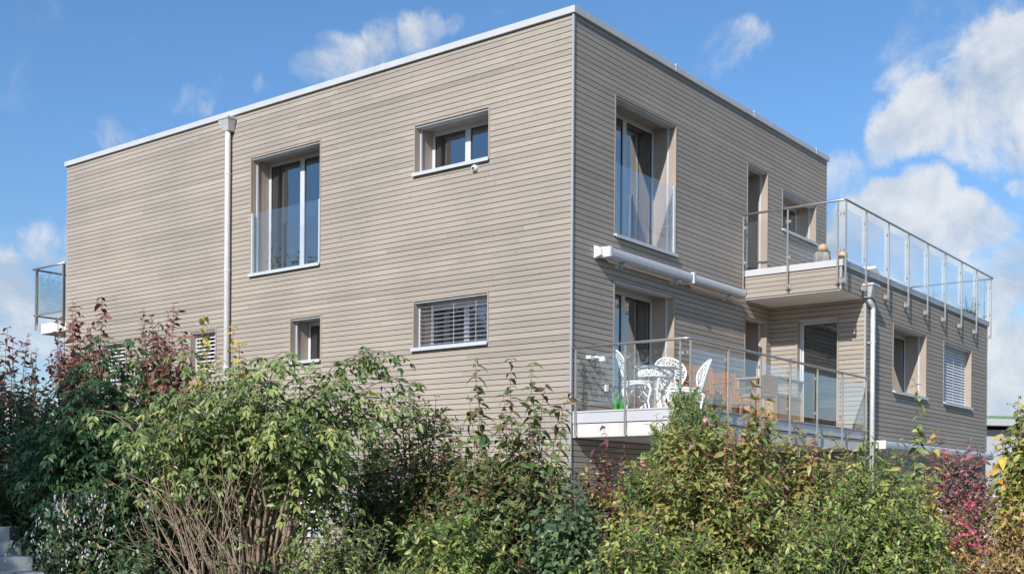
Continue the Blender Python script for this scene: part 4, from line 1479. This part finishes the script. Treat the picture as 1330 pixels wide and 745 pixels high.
D = 11.2
shrub('low_green_shrub', 'low dense dark green shrub under the arching elder branches', **sh(445, D, 672, 85, leaf='elder', stem='bark', shoots=70, twigs=9, L=0.06, ratio=0.36, tone=0.35, tipshift=0.1, seed=10, twiglen=0.34, lowleaf=0.2))
D = 12.6
shrub('bronze_tipped_shrub', 'green shrub with bronze tips between the elder and the tall shoots', **sh(545, D, 525, 72, leaf='bronze', stem='redtwig', shoots=60, twigs=10, L=0.08, ratio=0.4, droop=0.3, tone=0.38, tipshift=0.25, seed=11,
      extra=[(dx(532, 545, D), 0, H(503, D), -0.03, 0.5), (dx(575, 545, D), 0, H(530, D), 0.03, 0.6), (dx(515, 545, D), 0, H(520, D), -0.05, 0.5), (dx(592, 545, D), 0, H(555, D), 0.05, .55)]))
D = 11.9
shrub('tall_shoot_shrub', 'green shrub with tall upright leafy shoots left of the balcony corner', **sh(655, D, 575, 102, leaf='bronze', stem='redtwig', shoots=85, twigs=10, L=0.085, ratio=0.4, droop=0.3, tone=0.36, tipshift=0.28, seed=12,
      extra=[(dx(635, 655, D), -0.1, H(470, D), -0.14, 0.45), (dx(672, 655, D), -0.1, H(470, D), -0.07, 0.45), (dx(700, 655, D), 0, H(473, D), -0.09, 0.42), (dx(705, 655, D), 0.1, H(500, D), 0.02, 0.55),
             (dx(738, 655, D), 0, H(512, D), 0.02, 0.6), (dx(612, 655, D), -0.1, H(520, D), -0.03, 0.4), (dx(625, 655, D), 0.1, H(505, D), -0.06, 0.4), (dx(660, 655, D), 0.1, H(515, D), -0.06, 0.4), (dx(684, 655, D), -0.2, H(520, D), 0.03, 0.35), (dx(718, 655, D), -0.1, H(530, D), 0.03, 0.4), (dx(590, 655, D), 0, H(555, D), -0.06, 0.6), (dx(650, 655, D), 0, H(540, D), 0.0, 0.7), (dx(690, 655, D), 0, H(550, D), 0.03, 0.7)]))
D = 10.6
shrub('leafy_green_shrub', 'fresh green leafy shrub along the lower edge below the tall shoots', **sh(590, D, 665, 110, leaf='fresh', stem='bark', shoots=70, twigs=9, L=0.075, ratio=0.38, tone=0.35, seed=13, twiglen=0.34))
shrub('broad_leaved_creeper', 'dark blue green broad leaved plant low beneath the balcony corner', cat='plant', **sh(742, 10.7, 648, 62, leaf='ivy', stem='bark', shoots=60, twigs=9, L=0.075, ratio=0.62, tone=0.5, tipshift=0.1, seed=14, twiglen=0.3))
D = 12.9
shrub('red_stalked_shrub', 'yellow green shrub with purplish red shoots under the balcony slab', **sh(790, D, 588, 60, leaf='stalk', stem='redtwig', shoots=48, twigs=9, L=0.075, ratio=0.42, tone=0.32, tipshift=0.5, seed=15,
      extra=[(dx(785, 790, D), -0.1, H(556, D), -0.02, 0.98), (dx(775, 790, D), -0.1, H(585, D), -0.04, 0.98), (dx(808, 790, D), -0.1, H(580, D), 0.02, 0.6)]))


def conifer():
    D = 12.5
    p0 = 868
    rng = np.random.default_rng(31)
    root = empty('conifer_bush', tuple(at(p0, D)), 0, label='dense dark green conifer bush in front of the balcony', cat='conifer')
    FWg = unit(np.array([FW[0], FW[1], 0])); RTg = unit(np.array([RT[0], RT[1], 0]))
    lv, mb = Leaves(), MB()
    tips = [(885, 517), (903, 520), (872, 540), (918, 535), (858, 562), (845, 578), (838, 600), (895, 545), (925, 552), (880, 560), (862, 590), (905, 570), (830, 612), (850, 620), (880, 600), (900, 610), (925, 590), (870, 575), (890, 530), (842, 630), (910, 545), (935, 570), (866, 610), (884, 585), (822, 640), (860, 640), (900, 640)]
    for (tx, ty) in tips:
        for rep in range(3):
            f = rng.uniform(-0.55, 0.45)
            end = RTg * (dx(tx, p0, D) + rng.normal(0, 0.05)) + FWg * f + UPV * (H(ty, D) - rep * rng.uniform(0.02, 0.3))
            pts = bez(RTg * rng.uniform(-0.1, 0.1), RTg * dx(tx, p0, D) * 0.7 + FWg * f * 0.7 + UPV * H(ty, D) * 0.6, end, 9)
            stem_tubes(mb, pts, 0.014, 0.003, 4)
            tn = rng.uniform(0.3, 0.65)
            for k in range(40):
                q = rng.uniform(0.45, 1.0)
                P, T, _ = along(pts, [q])
                a = rng.uniform(0, 2 * math.pi)
                out = np.array([math.cos(a), math.sin(a), rng.uniform(0.1, 0.9)])
                tl = rng.uniform(0.08, 0.2)
                tp = bez(P[0], P[0] + (T[0] * 0.3 + out * 0.4) * tl, P[0] + (T[0] * 0.6 + out * 0.7 + UPV * 0.15) * tl, 4)
                leaf_pairs(lv, tp, 0.05, 1.0, 0.014, 0.040, 0.34, 0.8, 0.0, tn, 0.3, 0.05, rng, taper=0.2)
            leaf_pairs(lv, pts, 0.55, 1.0, 0.013, 0.036, 0.22, 0.75, 0.0, tn, 0.3, 0.05, rng, taper=0.2)
    mb.build('trunk', M['bark'], root, smooth=True)
    lv.build('crown', LM['conifer'], root, fold=0.2)
    print('conifer', lv.count())


conifer()
D = 11.4
shrub('pink_flowering_shrub', 'bronze green shrub dotted with pink flowers in front of the balcony railing', **sh(925, D, 540, 130, leaf='olive', stem='redtwig', shoots=120, twigs=10, L=0.08, ratio=0.36, droop=0.3, tone=0.42, tipshift=0.25, seed=16, flowers=('pink', 0.16, 3, 0.028),
      extra=[(dx(968, 925, D), -0.2, H(497, D), 0.02, 0.5), (dx(985, 925, D), -0.2, H(518, D), 0.03, 0.5), (dx(945, 925, D), -0.1, H(545, D), -0.03, 0.6), (dx(975, 925, D), -0.1, H(535, D), 0.0, 0.6), (dx(1005, 925, D), -0.1, H(562, D), 0.40, 0.7, 0.6), (dx(1000, 925, D), -0.1, H(590, D), 0.45, 0.7, 0.6), (dx(900, 925, D), -0.1, H(560, D), 0, 0.5)]))
D = 12.4
shrub('bronze_leaved_shrub', 'brownish leaved shrub half hiding the white support column', **sh(1040, D, 578, 74, leaf='olive', stem='redtwig', shoots=55, twigs=9, L=0.085, ratio=0.36, tone=0.5, tipshift=0.25, seed=17, flowers=('pink', 0.08, 2, 0.026)))
D = 11.5
shrub('fresh_green_shrub', 'bright green bushy shrub below the corner downpipe of the wing', **sh(1125, D, 588, 98, leaf='fresh', stem='bark', shoots=95, twigs=10, L=0.065, ratio=0.36, droop=0.2, tone=0.48, tipshift=0.2, seed=18,
      extra=[(dx(1128, 1125, D), -0.1, H(572, D), 0, 0.6), (dx(1112, 1125, D), -0.1, H(585, D), -0.02, 0.6), (dx(1150, 1125, D), -0.1, H(582, D), 0.03, 0.6), (dx(1165, 1125, D), 0, H(600, D), .03, .5), (dx(1090, 1125, D), 0, H(600, D), -.03, .6)]))
D = 12.2
shrub('tall_slender_plant', 'single tall thin leafy stem rising in front of the wing window', cat='plant', **sh(1180, D, 620, 22, leaf='elder', stem='bark', shoots=10, twigs=5, L=0.07, ratio=0.45, tone=0.55, seed=19,
      extra=[(dx(1178, 1180, D), 0, H(492, D), 0.06, 0.55), (dx(1188, 1180, D), 0, H(560, D), 0.03, 0.55)]))
shrub('tall_slender_plant', 'thin yellowish leafy stem between the tall stem and the purple bush', cat='plant', **sh(1212, 12.2, 610, 20, leaf='yellow', stem='bark', shoots=10, twigs=4, L=0.07, ratio=0.45, tone=0.45, seed=20, extra=[(0.0, 0, H(556, 12.2), 0.03, 0.5)]))
D = 13.8
shrub('purple_leaved_bush', 'dark purple red bush below the right end of the house', **sh(1243, D, 582, 66, leaf='purple', stem='redtwig', shoots=85, twigs=10, L=0.06, ratio=0.45, tone=0.42, tipshift=0.25, seed=21, twiglen=0.36,
      extra=[(dx(1258, 1243, D), 0, H(570, D), 0, 0.6), (dx(1225, 1243, D), 0, H(585, D), 0, 0.95), (dx(1275, 1243, D), 0, H(588, D), 0, 0.6)]))
D = 13.2
shrub('magenta_flowering_plant', 'low plant covered in bright magenta flowers behind the stone edging', cat='plant', **sh(1253, 12.6, 662, 38, leaf='olive', stem='redtwig', shoots=60, twigs=6, L=0.045, ratio=0.4, tone=0.4, seed=22, twiglen=0.2, flowers=('magenta', 0.8, 5, 0.021)))
shrub('dry_hydrangea', 'dry whitish brown shrub beneath the purple bush', **sh(1205, 13.4, 655, 40, leaf='dry', stem='twig', shoots=45, twigs=7, L=0.05, ratio=0.6, tone=0.5, seed=23, twiglen=0.22))
shrub('dry_hydrangea', 'dry whitish brown shrub between the magenta flowers and the orange shrub', **sh(1288, 13.6, 640, 28, leaf='dry', stem='twig', shoots=40, twigs=7, L=0.05, ratio=0.6, tone=0.55, seed=24, twiglen=0.22))
D = 11.0
shrub('yellow_leaved_shrub', 'tall yellow green shrub cut off by the right edge', **sh(1345, D, 520, 50, leaf='yellow', stem='bark', shoots=65, twigs=11, L=0.08, ratio=0.45, droop=0.45, tone=0.30, tipshift=0.2, seed=25,
      extra=[(dx(1325, 1345, D), 0, H(512, D), -0.02, 0.4), (dx(1312, 1345, D), 0, H(560, D), -0.05, 0.45), (dx(1305, 1345, D), 0, H(600, D), -0.06, 0.55)]))
D = 10.8
shrub('orange_leaved_shrub', 'orange and yellow autumn shrub in the lower right corner', **sh(1312, D, 655, 48, leaf='orange', stem='twig', shoots=60, twigs=9, L=0.055, ratio=0.42, tone=0.28, seed=26, twiglen=0.28))
D = 10.4
shrub('leafy_green_shrub', 'fresh green leafy shrub along the lower edge below the pink flowers', **sh(850, D, 672, 120, leaf='fresh', stem='bark', shoots=75, twigs=9, L=0.07, ratio=0.36, tone=0.55, tipshift=0.15, seed=27, twiglen=0.34))
shrub('leafy_green_shrub', 'fresh green leafy shrub along the lower edge right of the pink flowers', **sh(1060, D, 662, 110, leaf='fresh', stem='bark', shoots=75, twigs=9, L=0.065, ratio=0.34, tone=0.5, tipshift=0.15, seed=28, twiglen=0.34))
shrub('leafy_green_shrub', 'fresh green leafy shrub at the lower edge left of the stone edging', **sh(1190, 11.0, 668, 50, leaf='fresh', stem='bark', shoots=55, twigs=9, L=0.065, ratio=0.36, tone=0.42, seed=29, twiglen=0.3))
shrub('low_fern_plant', 'small green plant growing in front of the stone edging', cat='plant', **sh(1248, 12.0, 728, 36, leaf='elder', stem='bark', shoots=40, twigs=6, L=0.06, ratio=0.4, tone=0.5, seed=30, twiglen=0.25))

# bushes further back that close the view to the foot of the walls
for i, (px, D, top, hw, lf, lab) in enumerate([
        (345, 13.8, 640, 30, 'elder', 'green bush behind the stems of the elder, by the long facade'),
        (485, 13.2, 560, 50, 'bronze', 'green bush by the long facade behind the bronze tipped shrub'),
        (600, 13.4, 590, 62, 'bronze', 'green bush by the long facade behind the tall shoots'),
        (705, 13.5, 605, 60, 'elder', 'green bush beneath the left corner of the balcony'),
        (1085, 13.0, 585, 66, 'olive', 'brownish green bush behind the bright green shrub'),
        (965, 12.8, 565, 80, 'olive', 'brownish green bush under the balcony edge behind the pink flowers'),
        (1160, 13.2, 605, 50, 'fresh', 'light green bush between the slender stems and the wing')]):
    shrub('garden_shrub', lab, **sh(px, D, top, hw, leaf=lf, stem='bark', shoots=60, twigs=9, L=0.08, ratio=0.4, tone=0.42, tipshift=0.2, seed=60 + i))

# pot plant on the terrace
pp = empty('potted_plant', (onplane_y(1258, -1.1), -1.1, 4.262), 0, label='bushy green plant in a pale pot at the far corner of the terrace', cat='plant')
mb = MB(); mb.lathe([(0.16, 0), (0.20, 0.05), (0.26, 0.30), (0.27, 0.36), (0.24, 0.36), (0.22, 0.30)], n=20); mb.build('pot', M['pot'], pp, smooth=True)
lv, mb = Leaves(), MB(); rg = np.random.default_rng(5)
for k in range(34):
    e = np.array([rg.normal(0, 0.2), rg.normal(0, 0.16), rg.uniform(0.45, 1.0)])
    pts = bez(np.array([rg.normal(0, .06), rg.normal(0, .06), 0.3]), e * 0.6 + UPV * 0.2, e, 6)
    stem_tubes(mb, pts, 0.006, 0.002, 4)
    leaf_pairs(lv, pts, 0.25, 1, 0.035, 0.075, 0.4, 0.9, 0.2, rg.uniform(.3, .7), 0.1, 0.2, rg)
lv.build('foliage', LM['elder'], pp); mb.build('stems', M['bark'], pp)
for k in range(2):
    px_c, yy = ((1232, -1.55), (1207, -1.2))[k]

# ------------------------------------------------------------------ garden structures
D0 = 12.2
FWg = unit(np.array([FW[0], FW[1], 0])); RTg = unit(np.array([RT[0], RT[1], 0]))
st = empty('garden_steps', tuple(at(0, D0)), 0, label='grey concrete garden steps in the lower left corner', cat='steps')
mb = MB()
for i in range(-6, 5):
    Dk = 11.75 + 0.27 * i
    zt = zat(729 - 17.1 * (i if i <= 0 else i), 11.9) if False else (-0.665 + 0.141 * i)
    right = (43 - 15.2 * i - 665) * Dk / F_PX
    cpos = CAM + FWg * Dk
    p = lambda r_, f_, z_: tuple((np.array([cpos[0], cpos[1], 0]) + RTg * r_ + FWg * f_)[:2]) + (z_,)
    zb = GROUND - 0.05
    lo = [p(right - 1.7, 0, zb), p(right, 0, zb), p(right, 0.269, zb), p(right - 1.7, 0.269, zb)]
    hi = [p(right - 1.7, 0, zt), p(right, 0, zt), p(right, 0.269, zt), p(right - 1.7, 0.269, zt)]
    mb.hexa(lo + hi)
off = at(0, D0)
mb.v = [(x - off[0], y - off[1], z - off[2]) for x, y, z in mb.v]
mb.build('tread', M['step'], st, bevel=0.006)

ed = at(1256, 12.7)
mb = MB()
zz = zat(722, 12.7) - GROUND
mb.bar((-0.22 * RTg[0], -0.22 * RTg[1], zz / 2), (0.20 * RTg[0], 0.20 * RTg[1], zz / 2), 0.14, zz)
eo = mb.build('stone_edging', M['stone'], None, bevel=0.012)
eo.location = tuple(ed)
tag(eo, 'pale flat stone edging below the magenta flowers', 'edging stone')

# neighbour's house at the right
nb = empty('neighbour_house', (27.2, 1.2, GROUND), 0, label='grey plastered neighbour building with green roof behind the wing', cat='house')
def rl(r_, f_, z_):
    v = RTg * r_ + FWg * f_
    return (v[0], v[1], z_)
D = 40.0
zroof = zat(556, D) - GROUND
mb = MB(); mb.hexa([rl(-6, 0, -0.2), rl(9, 0, -0.2), rl(9, 9, -0.2), rl(-6, 9, -0.2), rl(-6, 0, zroof), rl(9, 0, zroof), rl(9, 9, zroof), rl(-6, 9, zroof)])
mb.build('wall', M['plaster'], nb)
mb = MB()
mb.hexa([rl(-6.5, -0.5, zroof + 0.20), rl(9.5, -0.5, zroof - 0.0), rl(9.5, 9.5, zroof + 0.0), rl(-6.5, 9.5, zroof + 0.20), rl(-6.5, -0.5, zroof + 0.46), rl(9.5, -0.5, zroof + 0.18), rl(9.5, 9.5, zroof + 0.22), rl(-6.5, 9.5, zroof + 0.5)])
rf = mb.build('roof', M['plaster'], nb)
mb = MB()
mb.hexa([rl(-6.4, -0.4, zroof + 0.47), rl(9.4, -0.4, zroof + 0.20), rl(9.4, 9.4, zroof + 0.23), rl(-6.4, 9.4, zroof + 0.51), rl(-6.4, -0.3, zroof + 0.58), rl(9.4, -0.3, zroof + 0.28), rl(9.4, 9.4, zroof + 0.7), rl(-6.4, 9.4, zroof + 1.0)])
mb.build('roof_covering', M['greenroof'], rf)


# trees standing outside the picture: they shade the left shrubs and are mirrored in the glass
def big_tree(loc, h, crown_r, crown_c, seed, label, n=9000, L=0.17):
    rng = np.random.default_rng(seed)
    root = empty('garden_tree', loc, 0, label=label, cat='tree', group='tall trees across the garden')
    mb, lv = MB(), Leaves()
    tr = np.array([[0, 0, 0], [0.05, 0.03, h * 0.3], [0, 0.1, h * 0.6], [0.05, 0, h * 0.92]])
    stem_tubes(mb, tr, 0.26, 0.05, 8)
    cl = []
    for k in range(46):
        v = unit(rng.normal(0, 1, 3)); rr = rng.uniform(0.35, 0.95)
        c = np.array([0, 0, crown_c]) + v * rr * np.array(crown_r)
        cl.append((c, rng.uniform(0.28, 0.42) * crown_r[0]))
        b = np.array([0, 0, max(h * 0.25, c[2] - 2.2)])
        stem_tubes(mb, bez(b, (b + c) / 2 + UPV * 0.4, c, 6), 0.07, 0.015, 5)
    mb.build('trunk', M['bark'], root, smooth=True)
    per = n // len(cl)
    for c, r_ in cl:
        p = c + rng.normal(0, 0.52, (per, 3)) * r_
        d = rng.normal(0, 1, (per, 3)); d[:, 2] -= 0.4
        lv.add(p, d, unit(UPV + rng.normal(0, 0.5, (per, 3))), L * rng.uniform(0.7, 1.2, per), L * 0.55, rng.uniform(0.15, 0.8) + rng.normal(0, 0.12, per), 0.2)
    lv.build('crown', LM['tree'], root)


big_tree((-22.5, -0.2, GROUND), 12.6, (2.9, 2.9, 3.1), 9.6, 201, 'broad leafy tree shading the left shrubs', 15000, 0.2)
big_tree((-23.5, 4.2, GROUND), 12.8, (3.2, 3.2, 3.3), 9.6, 202, 'second leafy tree of the pair shading the left shrubs', 15000, 0.2)
k = 0
for x, y, h in ((-27, 20, 13), (-24, 25, 15), (-20, 29, 12.5), (-17, 33, 14.5), (-13, 37, 13), (-29, 14, 12)):
    big_tree((x, y, GROUND), h, (2.6, 2.6, h * 0.36), h * 0.62, 300 + k, ('pointed', 'tall', 'round', 'slim', 'wide', 'short')[k] + ' tree in the row beyond the left end of the garden', 6000, 0.22)
    k += 1

# ------------------------------------------------------------------ ground
mb = MB()
mb.v = [(-900, -900, GROUND), (900, -900, GROUND), (900, 900, GROUND), (-900, 900, GROUND)]
mb.f = [(0, 1, 2, 3)]; mb.t = [.5]
tag(mb.build('ground', M['ground']), kind='structure')
mb = MB()
mb.v = [(0.3, -3.6, GROUND + 0.006), (15.5, -3.6, GROUND + 0.006), (15.5, 0.0, GROUND + 0.006), (0.3, 0.0, GROUND + 0.006)]
mb.f = [(0, 1, 2, 3)]; mb.t = [.5]
tag(mb.build('patio_paving', M['paving']), kind='structure')
# low ground cover between the shrubs
lv = Leaves(); rg = np.random.default_rng(404)
n = 16000
dd = rg.uniform(9.6, 15.5, n); pxs = rg.uniform(-150, 1450, n)
base = CAM[None] + dd[:, None] * (FW[None] + RT[None] * ((pxs - 665) / F_PX)[:, None])
base[:, 2] = GROUND + rg.uniform(0, 0.3, n) ** 1.3
d = rg.normal(0, 0.6, (n, 3)) + UPV * 0.8
lv.add(base, d, unit(UPV + rg.normal(0, 0.5, (n, 3))), 0.09 * rg.uniform(0.7, 1.5, n), 0.04, rg.uniform(0, 0.9, n), 0.3)
gc = lv.build('ground_cover', LM['ivy'], None)
tag(gc, kind='stuff')

# ------------------------------------------------------------------ sky
SUN_DIR = np.array([-1.0, -0.235, 0.66]); SUN_DIR /= np.linalg.norm(SUN_DIR)
EL = math.asin(SUN_DIR[2])
AZ = math.atan2(SUN_DIR[0], SUN_DIR[1])
SKY, SUNS, EXPO, CLOUD = 0.10, 4.1, 0.40, 0.64
w = bpy.data.worlds.new('World')
S.world = w
w.use_nodes = True
nt = w.node_tree
nt.nodes.clear()
out = nt.nodes.new('ShaderNodeOutputWorld')
sky = N(nt, 'ShaderNodeTexSky', sky_type='NISHITA')
sky.sun_disc = False
sky.sun_elevation = EL
sky.sun_rotation = AZ
sky.air_density = 1.0
sky.dust_density = 0.6
sky.ozone_density = 1.6
bg = N(nt, 'ShaderNodeBackground')
bg.inputs['Strength'].default_value = SKY
tint = N(nt, 'ShaderNodeMixRGB', blend_type='MULTIPLY')
tint.inputs['Fac'].default_value = 1
hz = N(nt, 'ShaderNodeSeparateXYZ')
trp = ramp(nt, [(0.0, (0.78, 0.80, 0.86)), (0.10, (0.76, 0.87, 1.0)), (0.30, (0.68, 0.97, 1.22))])
nt.links.new(sky.outputs[0], tint.inputs['Color1'])

tc = N(nt, 'ShaderNodeTexCoord')
nm = N(nt, 'ShaderNodeVectorMath', operation='NORMALIZE')
nt.links.new(tc.outputs['Generated'], nm.inputs[0])
nt.links.new(nm.outputs[0], hz.inputs[0])
nt.links.new(hz.outputs['Z'], trp.inputs['Fac'])
nt.links.new(trp.outputs['Color'], tint.inputs['Color2'])
nt.links.new(tint.outputs[0], bg.inputs['Color'])
wpn = N(nt, 'ShaderNodeTexNoise'); wpn.inputs['Scale'].default_value = 9.0; wpn.inputs['Detail'].default_value = 7; wpn.inputs['Roughness'].default_value = 0.6
nt.links.new(nm.outputs[0], wpn.inputs['Vector'])
wps = N(nt, 'ShaderNodeVectorMath', operation='SUBTRACT'); wps.inputs[1].default_value = (0.5, 0.5, 0.5)
nt.links.new(wpn.outputs['Color'], wps.inputs[0])
wpm = N(nt, 'ShaderNodeVectorMath', operation='SCALE'); wpm.inputs['Scale'].default_value = 0.085
nt.links.new(wps.outputs[0], wpm.inputs[0])
wpa = N(nt, 'ShaderNodeVectorMath', operation='ADD')
nt.links.new(nm.outputs[0], wpa.inputs[0]); nt.links.new(wpm.outputs[0], wpa.inputs[1])
wrp = N(nt, 'ShaderNodeVectorMath', operation='NORMALIZE')
nt.links.new(wpa.outputs[0], wrp.inputs[0])


def pxdir(px, py):
    return unit(FW + RT * (px - 665) / F_PX + UP * (CY - py) / F_PX)


CLOUDS = [  # column, row, radius (px), weight
    (1350, 120, 92, 1.0), (1280, 138, 56, 1.0), (1212, 150, 50, 0.95), (1160, 176, 34, 0.75), (1325, 70, 45, 0.85), (1255, 182, 38, 0.75), (1330, 170, 50, 0.9),
    (1150, 268, 42, 1.0), (1112, 290, 36, 0.9), (1200, 272, 46, 1.0), (1250, 296, 44, 1.0), (1292, 302, 30, .9), (1100, 335, 42, 0.7), (1180, 335, 55, 0.8), (1250, 350, 45, .7), (1322, 350, 42, 0.85), (1300, 385, 40, .6), (1325, 240, 20, 0.75),
    (1140, 345, 50, 0.7), (1230, 372, 50, 0.7), (1300, 425, 45, 0.75), (1335, 500, 50, 0.8), (1290, 520, 45, 0.6), (1310, 470, 45, 0.9), (1340, 440, 45, 0.9), (1175, 62, 48, 0.42), (1215, 78, 30, .4), (1260, 30, 55, 0.42), (1320, 10, 40, .4), (1095, 225, 40, 0.40),
    (395, 98, 32, 0.62), (430, 82, 36, 0.66), (470, 80, 34, 0.6), (510, 62, 34, 0.80), (560, 48, 36, 0.85), (600, 40, 26, 0.7), (355, 112, 34, 0.4),
    (930, 68, 46, 0.52), (965, 55, 30, 0.52), (890, 85, 30, 0.42), (170, 170, 40, 0.42), (240, 145, 28, 0.36),
    (15, 400, 44, 0.8), (50, 428, 42, 0.7), (-20, 370, 45, 0.8), (65, 325, 40, 0.5), (-10, 430, 55, 0.7)]
acc = None
for (px, py, r_, wt) in CLOUDS:
    d = pxdir(px, py)
    ang = r_ / F_PX * 1.35
    dt = N(nt, 'ShaderNodeVectorMath', operation='DOT_PRODUCT')
    dt.inputs[1].default_value = tuple(d)
    nt.links.new(wrp.outputs[0], dt.inputs[0])
    mr = N(nt, 'ShaderNodeMapRange', interpolation_type='SMOOTHSTEP')
    mr.inputs['From Min'].default_value = math.cos(ang)
    mr.inputs['From Max'].default_value = math.cos(ang * 0.1)
    mr.inputs['To Max'].default_value = wt
    nt.links.new(dt.outputs['Value'], mr.inputs['Value'])
    if acc is None:
        acc = mr.outputs[0]
    else:
        mm = N(nt, 'ShaderNodeMath', operation='SMOOTH_MAX')
        mm.inputs[2].default_value = 0.12
        nt.links.new(acc, mm.inputs[0]); nt.links.new(mr.outputs[0], mm.inputs[1])
        acc = mm.outputs[0]
# scattered clouds over the rest of the sky (mirrored in the glass)
mpc = N(nt, 'ShaderNodeMapping'); mpc.inputs['Scale'].default_value = (1, 1, 2.0)
nt.links.new(nm.outputs[0], mpc.inputs['Vector'])
gen = N(nt, 'ShaderNodeTexNoise'); gen.inputs['Scale'].default_value = 2.2; gen.inputs['Detail'].default_value = 3
nt.links.new(mpc.outputs[0], gen.inputs['Vector'])
fwd = N(nt, 'ShaderNodeVectorMath', operation='DOT_PRODUCT'); fwd.inputs[1].default_value = tuple(pxdir(665, 300))
nt.links.new(nm.outputs[0], fwd.inputs[0])
away = N(nt, 'ShaderNodeMapRange', interpolation_type='SMOOTHSTEP')
away.inputs['From Min'].default_value = 0.80; away.inputs['From Max'].default_value = 0.5
nt.links.new(fwd.outputs['Value'], away.inputs['Value'])
gr = N(nt, 'ShaderNodeMapRange'); gr.inputs['From Min'].default_value = 0.53; gr.inputs['From Max'].default_value = 0.70
nt.links.new(gen.outputs['Fac'], gr.inputs['Value'])
gm = N(nt, 'ShaderNodeMath', operation='MULTIPLY'); nt.links.new(gr.outputs[0], gm.inputs[0]); nt.links.new(away.outputs[0], gm.inputs[1])
mm = N(nt, 'ShaderNodeMath', operation='MAXIMUM'); nt.links.new(acc, mm.inputs[0]); nt.links.new(gm.outputs[0], mm.inputs[1])
acc = mm.outputs[0]
det = N(nt, 'ShaderNodeTexNoise'); det.inputs['Scale'].default_value = 15.0; det.inputs['Detail'].default_value = 10; det.inputs['Roughness'].default_value = 0.62; det.inputs['Distortion'].default_value = 0.5
nt.links.new(nm.outputs[0], det.inputs['Vector'])
dm = N(nt, 'ShaderNodeMath', operation='MULTIPLY_ADD'); dm.inputs[1].default_value = 1.7; dm.inputs[2].default_value = -0.9
nt.links.new(det.outputs['Fac'], dm.inputs[0])
sm = N(nt, 'ShaderNodeMath', operation='ADD'); nt.links.new(acc, sm.inputs[0]); nt.links.new(dm.outputs[0], sm.inputs[1])
# no cloud where no mass was set
gate = N(nt, 'ShaderNodeMapRange', interpolation_type='SMOOTHSTEP'); gate.inputs['From Min'].default_value = 0.0; gate.inputs['From Max'].default_value = 0.25
nt.links.new(acc, gate.inputs['Value'])
den = N(nt, 'ShaderNodeMapRange', interpolation_type='SMOOTHSTEP'); den.inputs['From Min'].default_value = 0.18; den.inputs['From Max'].default_value = 0.86
nt.links.new(sm.outputs[0], den.inputs['Value'])
dg = N(nt, 'ShaderNodeMath', operation='MULTIPLY'); nt.links.new(den.outputs[0], dg.inputs[0]); nt.links.new(gate.outputs[0], dg.inputs[1])
df = N(nt, 'ShaderNodeMath', operation='MULTIPLY'); df.inputs[1].default_value = 0.90
nt.links.new(dg.outputs[0], df.inputs[0])
shn = N(nt, 'ShaderNodeTexNoise'); shn.inputs['Scale'].default_value = 11.0; shn.inputs['Detail'].default_value = 6
sho = N(nt, 'ShaderNodeVectorMath', operation='ADD'); sho.inputs[1].default_value = (3.1, 1.7, 0.4)
nt.links.new(nm.outputs[0], sho.inputs[0]); nt.links.new(sho.outputs[0], shn.inputs['Vector'])
cr = ramp(nt, [(0.34, (0.56, 0.67, 0.82)), (0.64, (0.98, 1.0, 1.03))])
d2o = N(nt, 'ShaderNodeVectorMath', operation='ADD'); d2o.inputs[1].default_value = (-0.012, -0.004, 0.024)
nt.links.new(nm.outputs[0], d2o.inputs[0])
d2 = N(nt, 'ShaderNodeTexNoise')
for nm_ in ('Scale', 'Detail', 'Roughness', 'Distortion'):
    d2.inputs[nm_].default_value = det.inputs[nm_].default_value
nt.links.new(d2o.outputs[0], d2.inputs['Vector'])
dd_ = N(nt, 'ShaderNodeMath', operation='SUBTRACT')
nt.links.new(det.outputs['Fac'], dd_.inputs[0]); nt.links.new(d2.outputs['Fac'], dd_.inputs[1])
dk = N(nt, 'ShaderNodeMath', operation='MULTIPLY_ADD'); dk.inputs[1].default_value = 0.75
nt.links.new(dd_.outputs[0], dk.inputs[0]); nt.links.new(shn.outputs['Fac'], dk.inputs[2])
nt.links.new(dk.outputs[0], cr.inputs['Fac'])
cb_ = N(nt, 'ShaderNodeBackground'); cb_.inputs['Strength'].default_value = CLOUD
nt.links.new(cr.outputs['Color'], cb_.inputs['Color'])
mxs = N(nt, 'ShaderNodeMixShader')
nt.links.new(df.outputs[0], mxs.inputs['Fac']); nt.links.new(bg.outputs[0], mxs.inputs[1]); nt.links.new(cb_.outputs[0], mxs.inputs[2])
nt.links.new(mxs.outputs[0], out.inputs['Surface'])

ld = bpy.data.lights.new('sun', 'SUN')
ld.energy = SUNS
ld.angle = R(0.53)
ld.color = (1.0, 0.95, 0.88)
lo = bpy.data.objects.new('sun', ld)
COL.objects.link(lo)
lo.rotation_euler = Vector(tuple(SUN_DIR)).to_track_quat('Z', 'Y').to_euler()
lo.location = (-20, -8, 30)

# ------------------------------------------------------------------ camera
cd = bpy.data.cameras.new('camera')
cd.sensor_width = 36.0
cd.lens = F_PX / 1330 * 36.0
cd.shift_y = (CY - 372.5) / 1330
cd.clip_start = 0.1
cd.clip_end = 3000
co = bpy.data.objects.new('camera', cd)
COL.objects.link(co)
m = Matrix.Identity(4)
for i in range(3):
    m[i][0], m[i][1], m[i][2], m[i][3] = RT[i], UP[i], -FW[i], CAM[i]
co.matrix_world = m
S.camera = co

S.view_settings.view_transform = 'Standard'
S.view_settings.look = 'None'
S.view_settings.exposure = EXPO
S.view_settings.gamma = 1
S.view_settings.use_curve_mapping = False
S.cycles.max_bounces = 8
S.cycles.transparent_max_bounces = 24
S.cycles.use_denoising = True
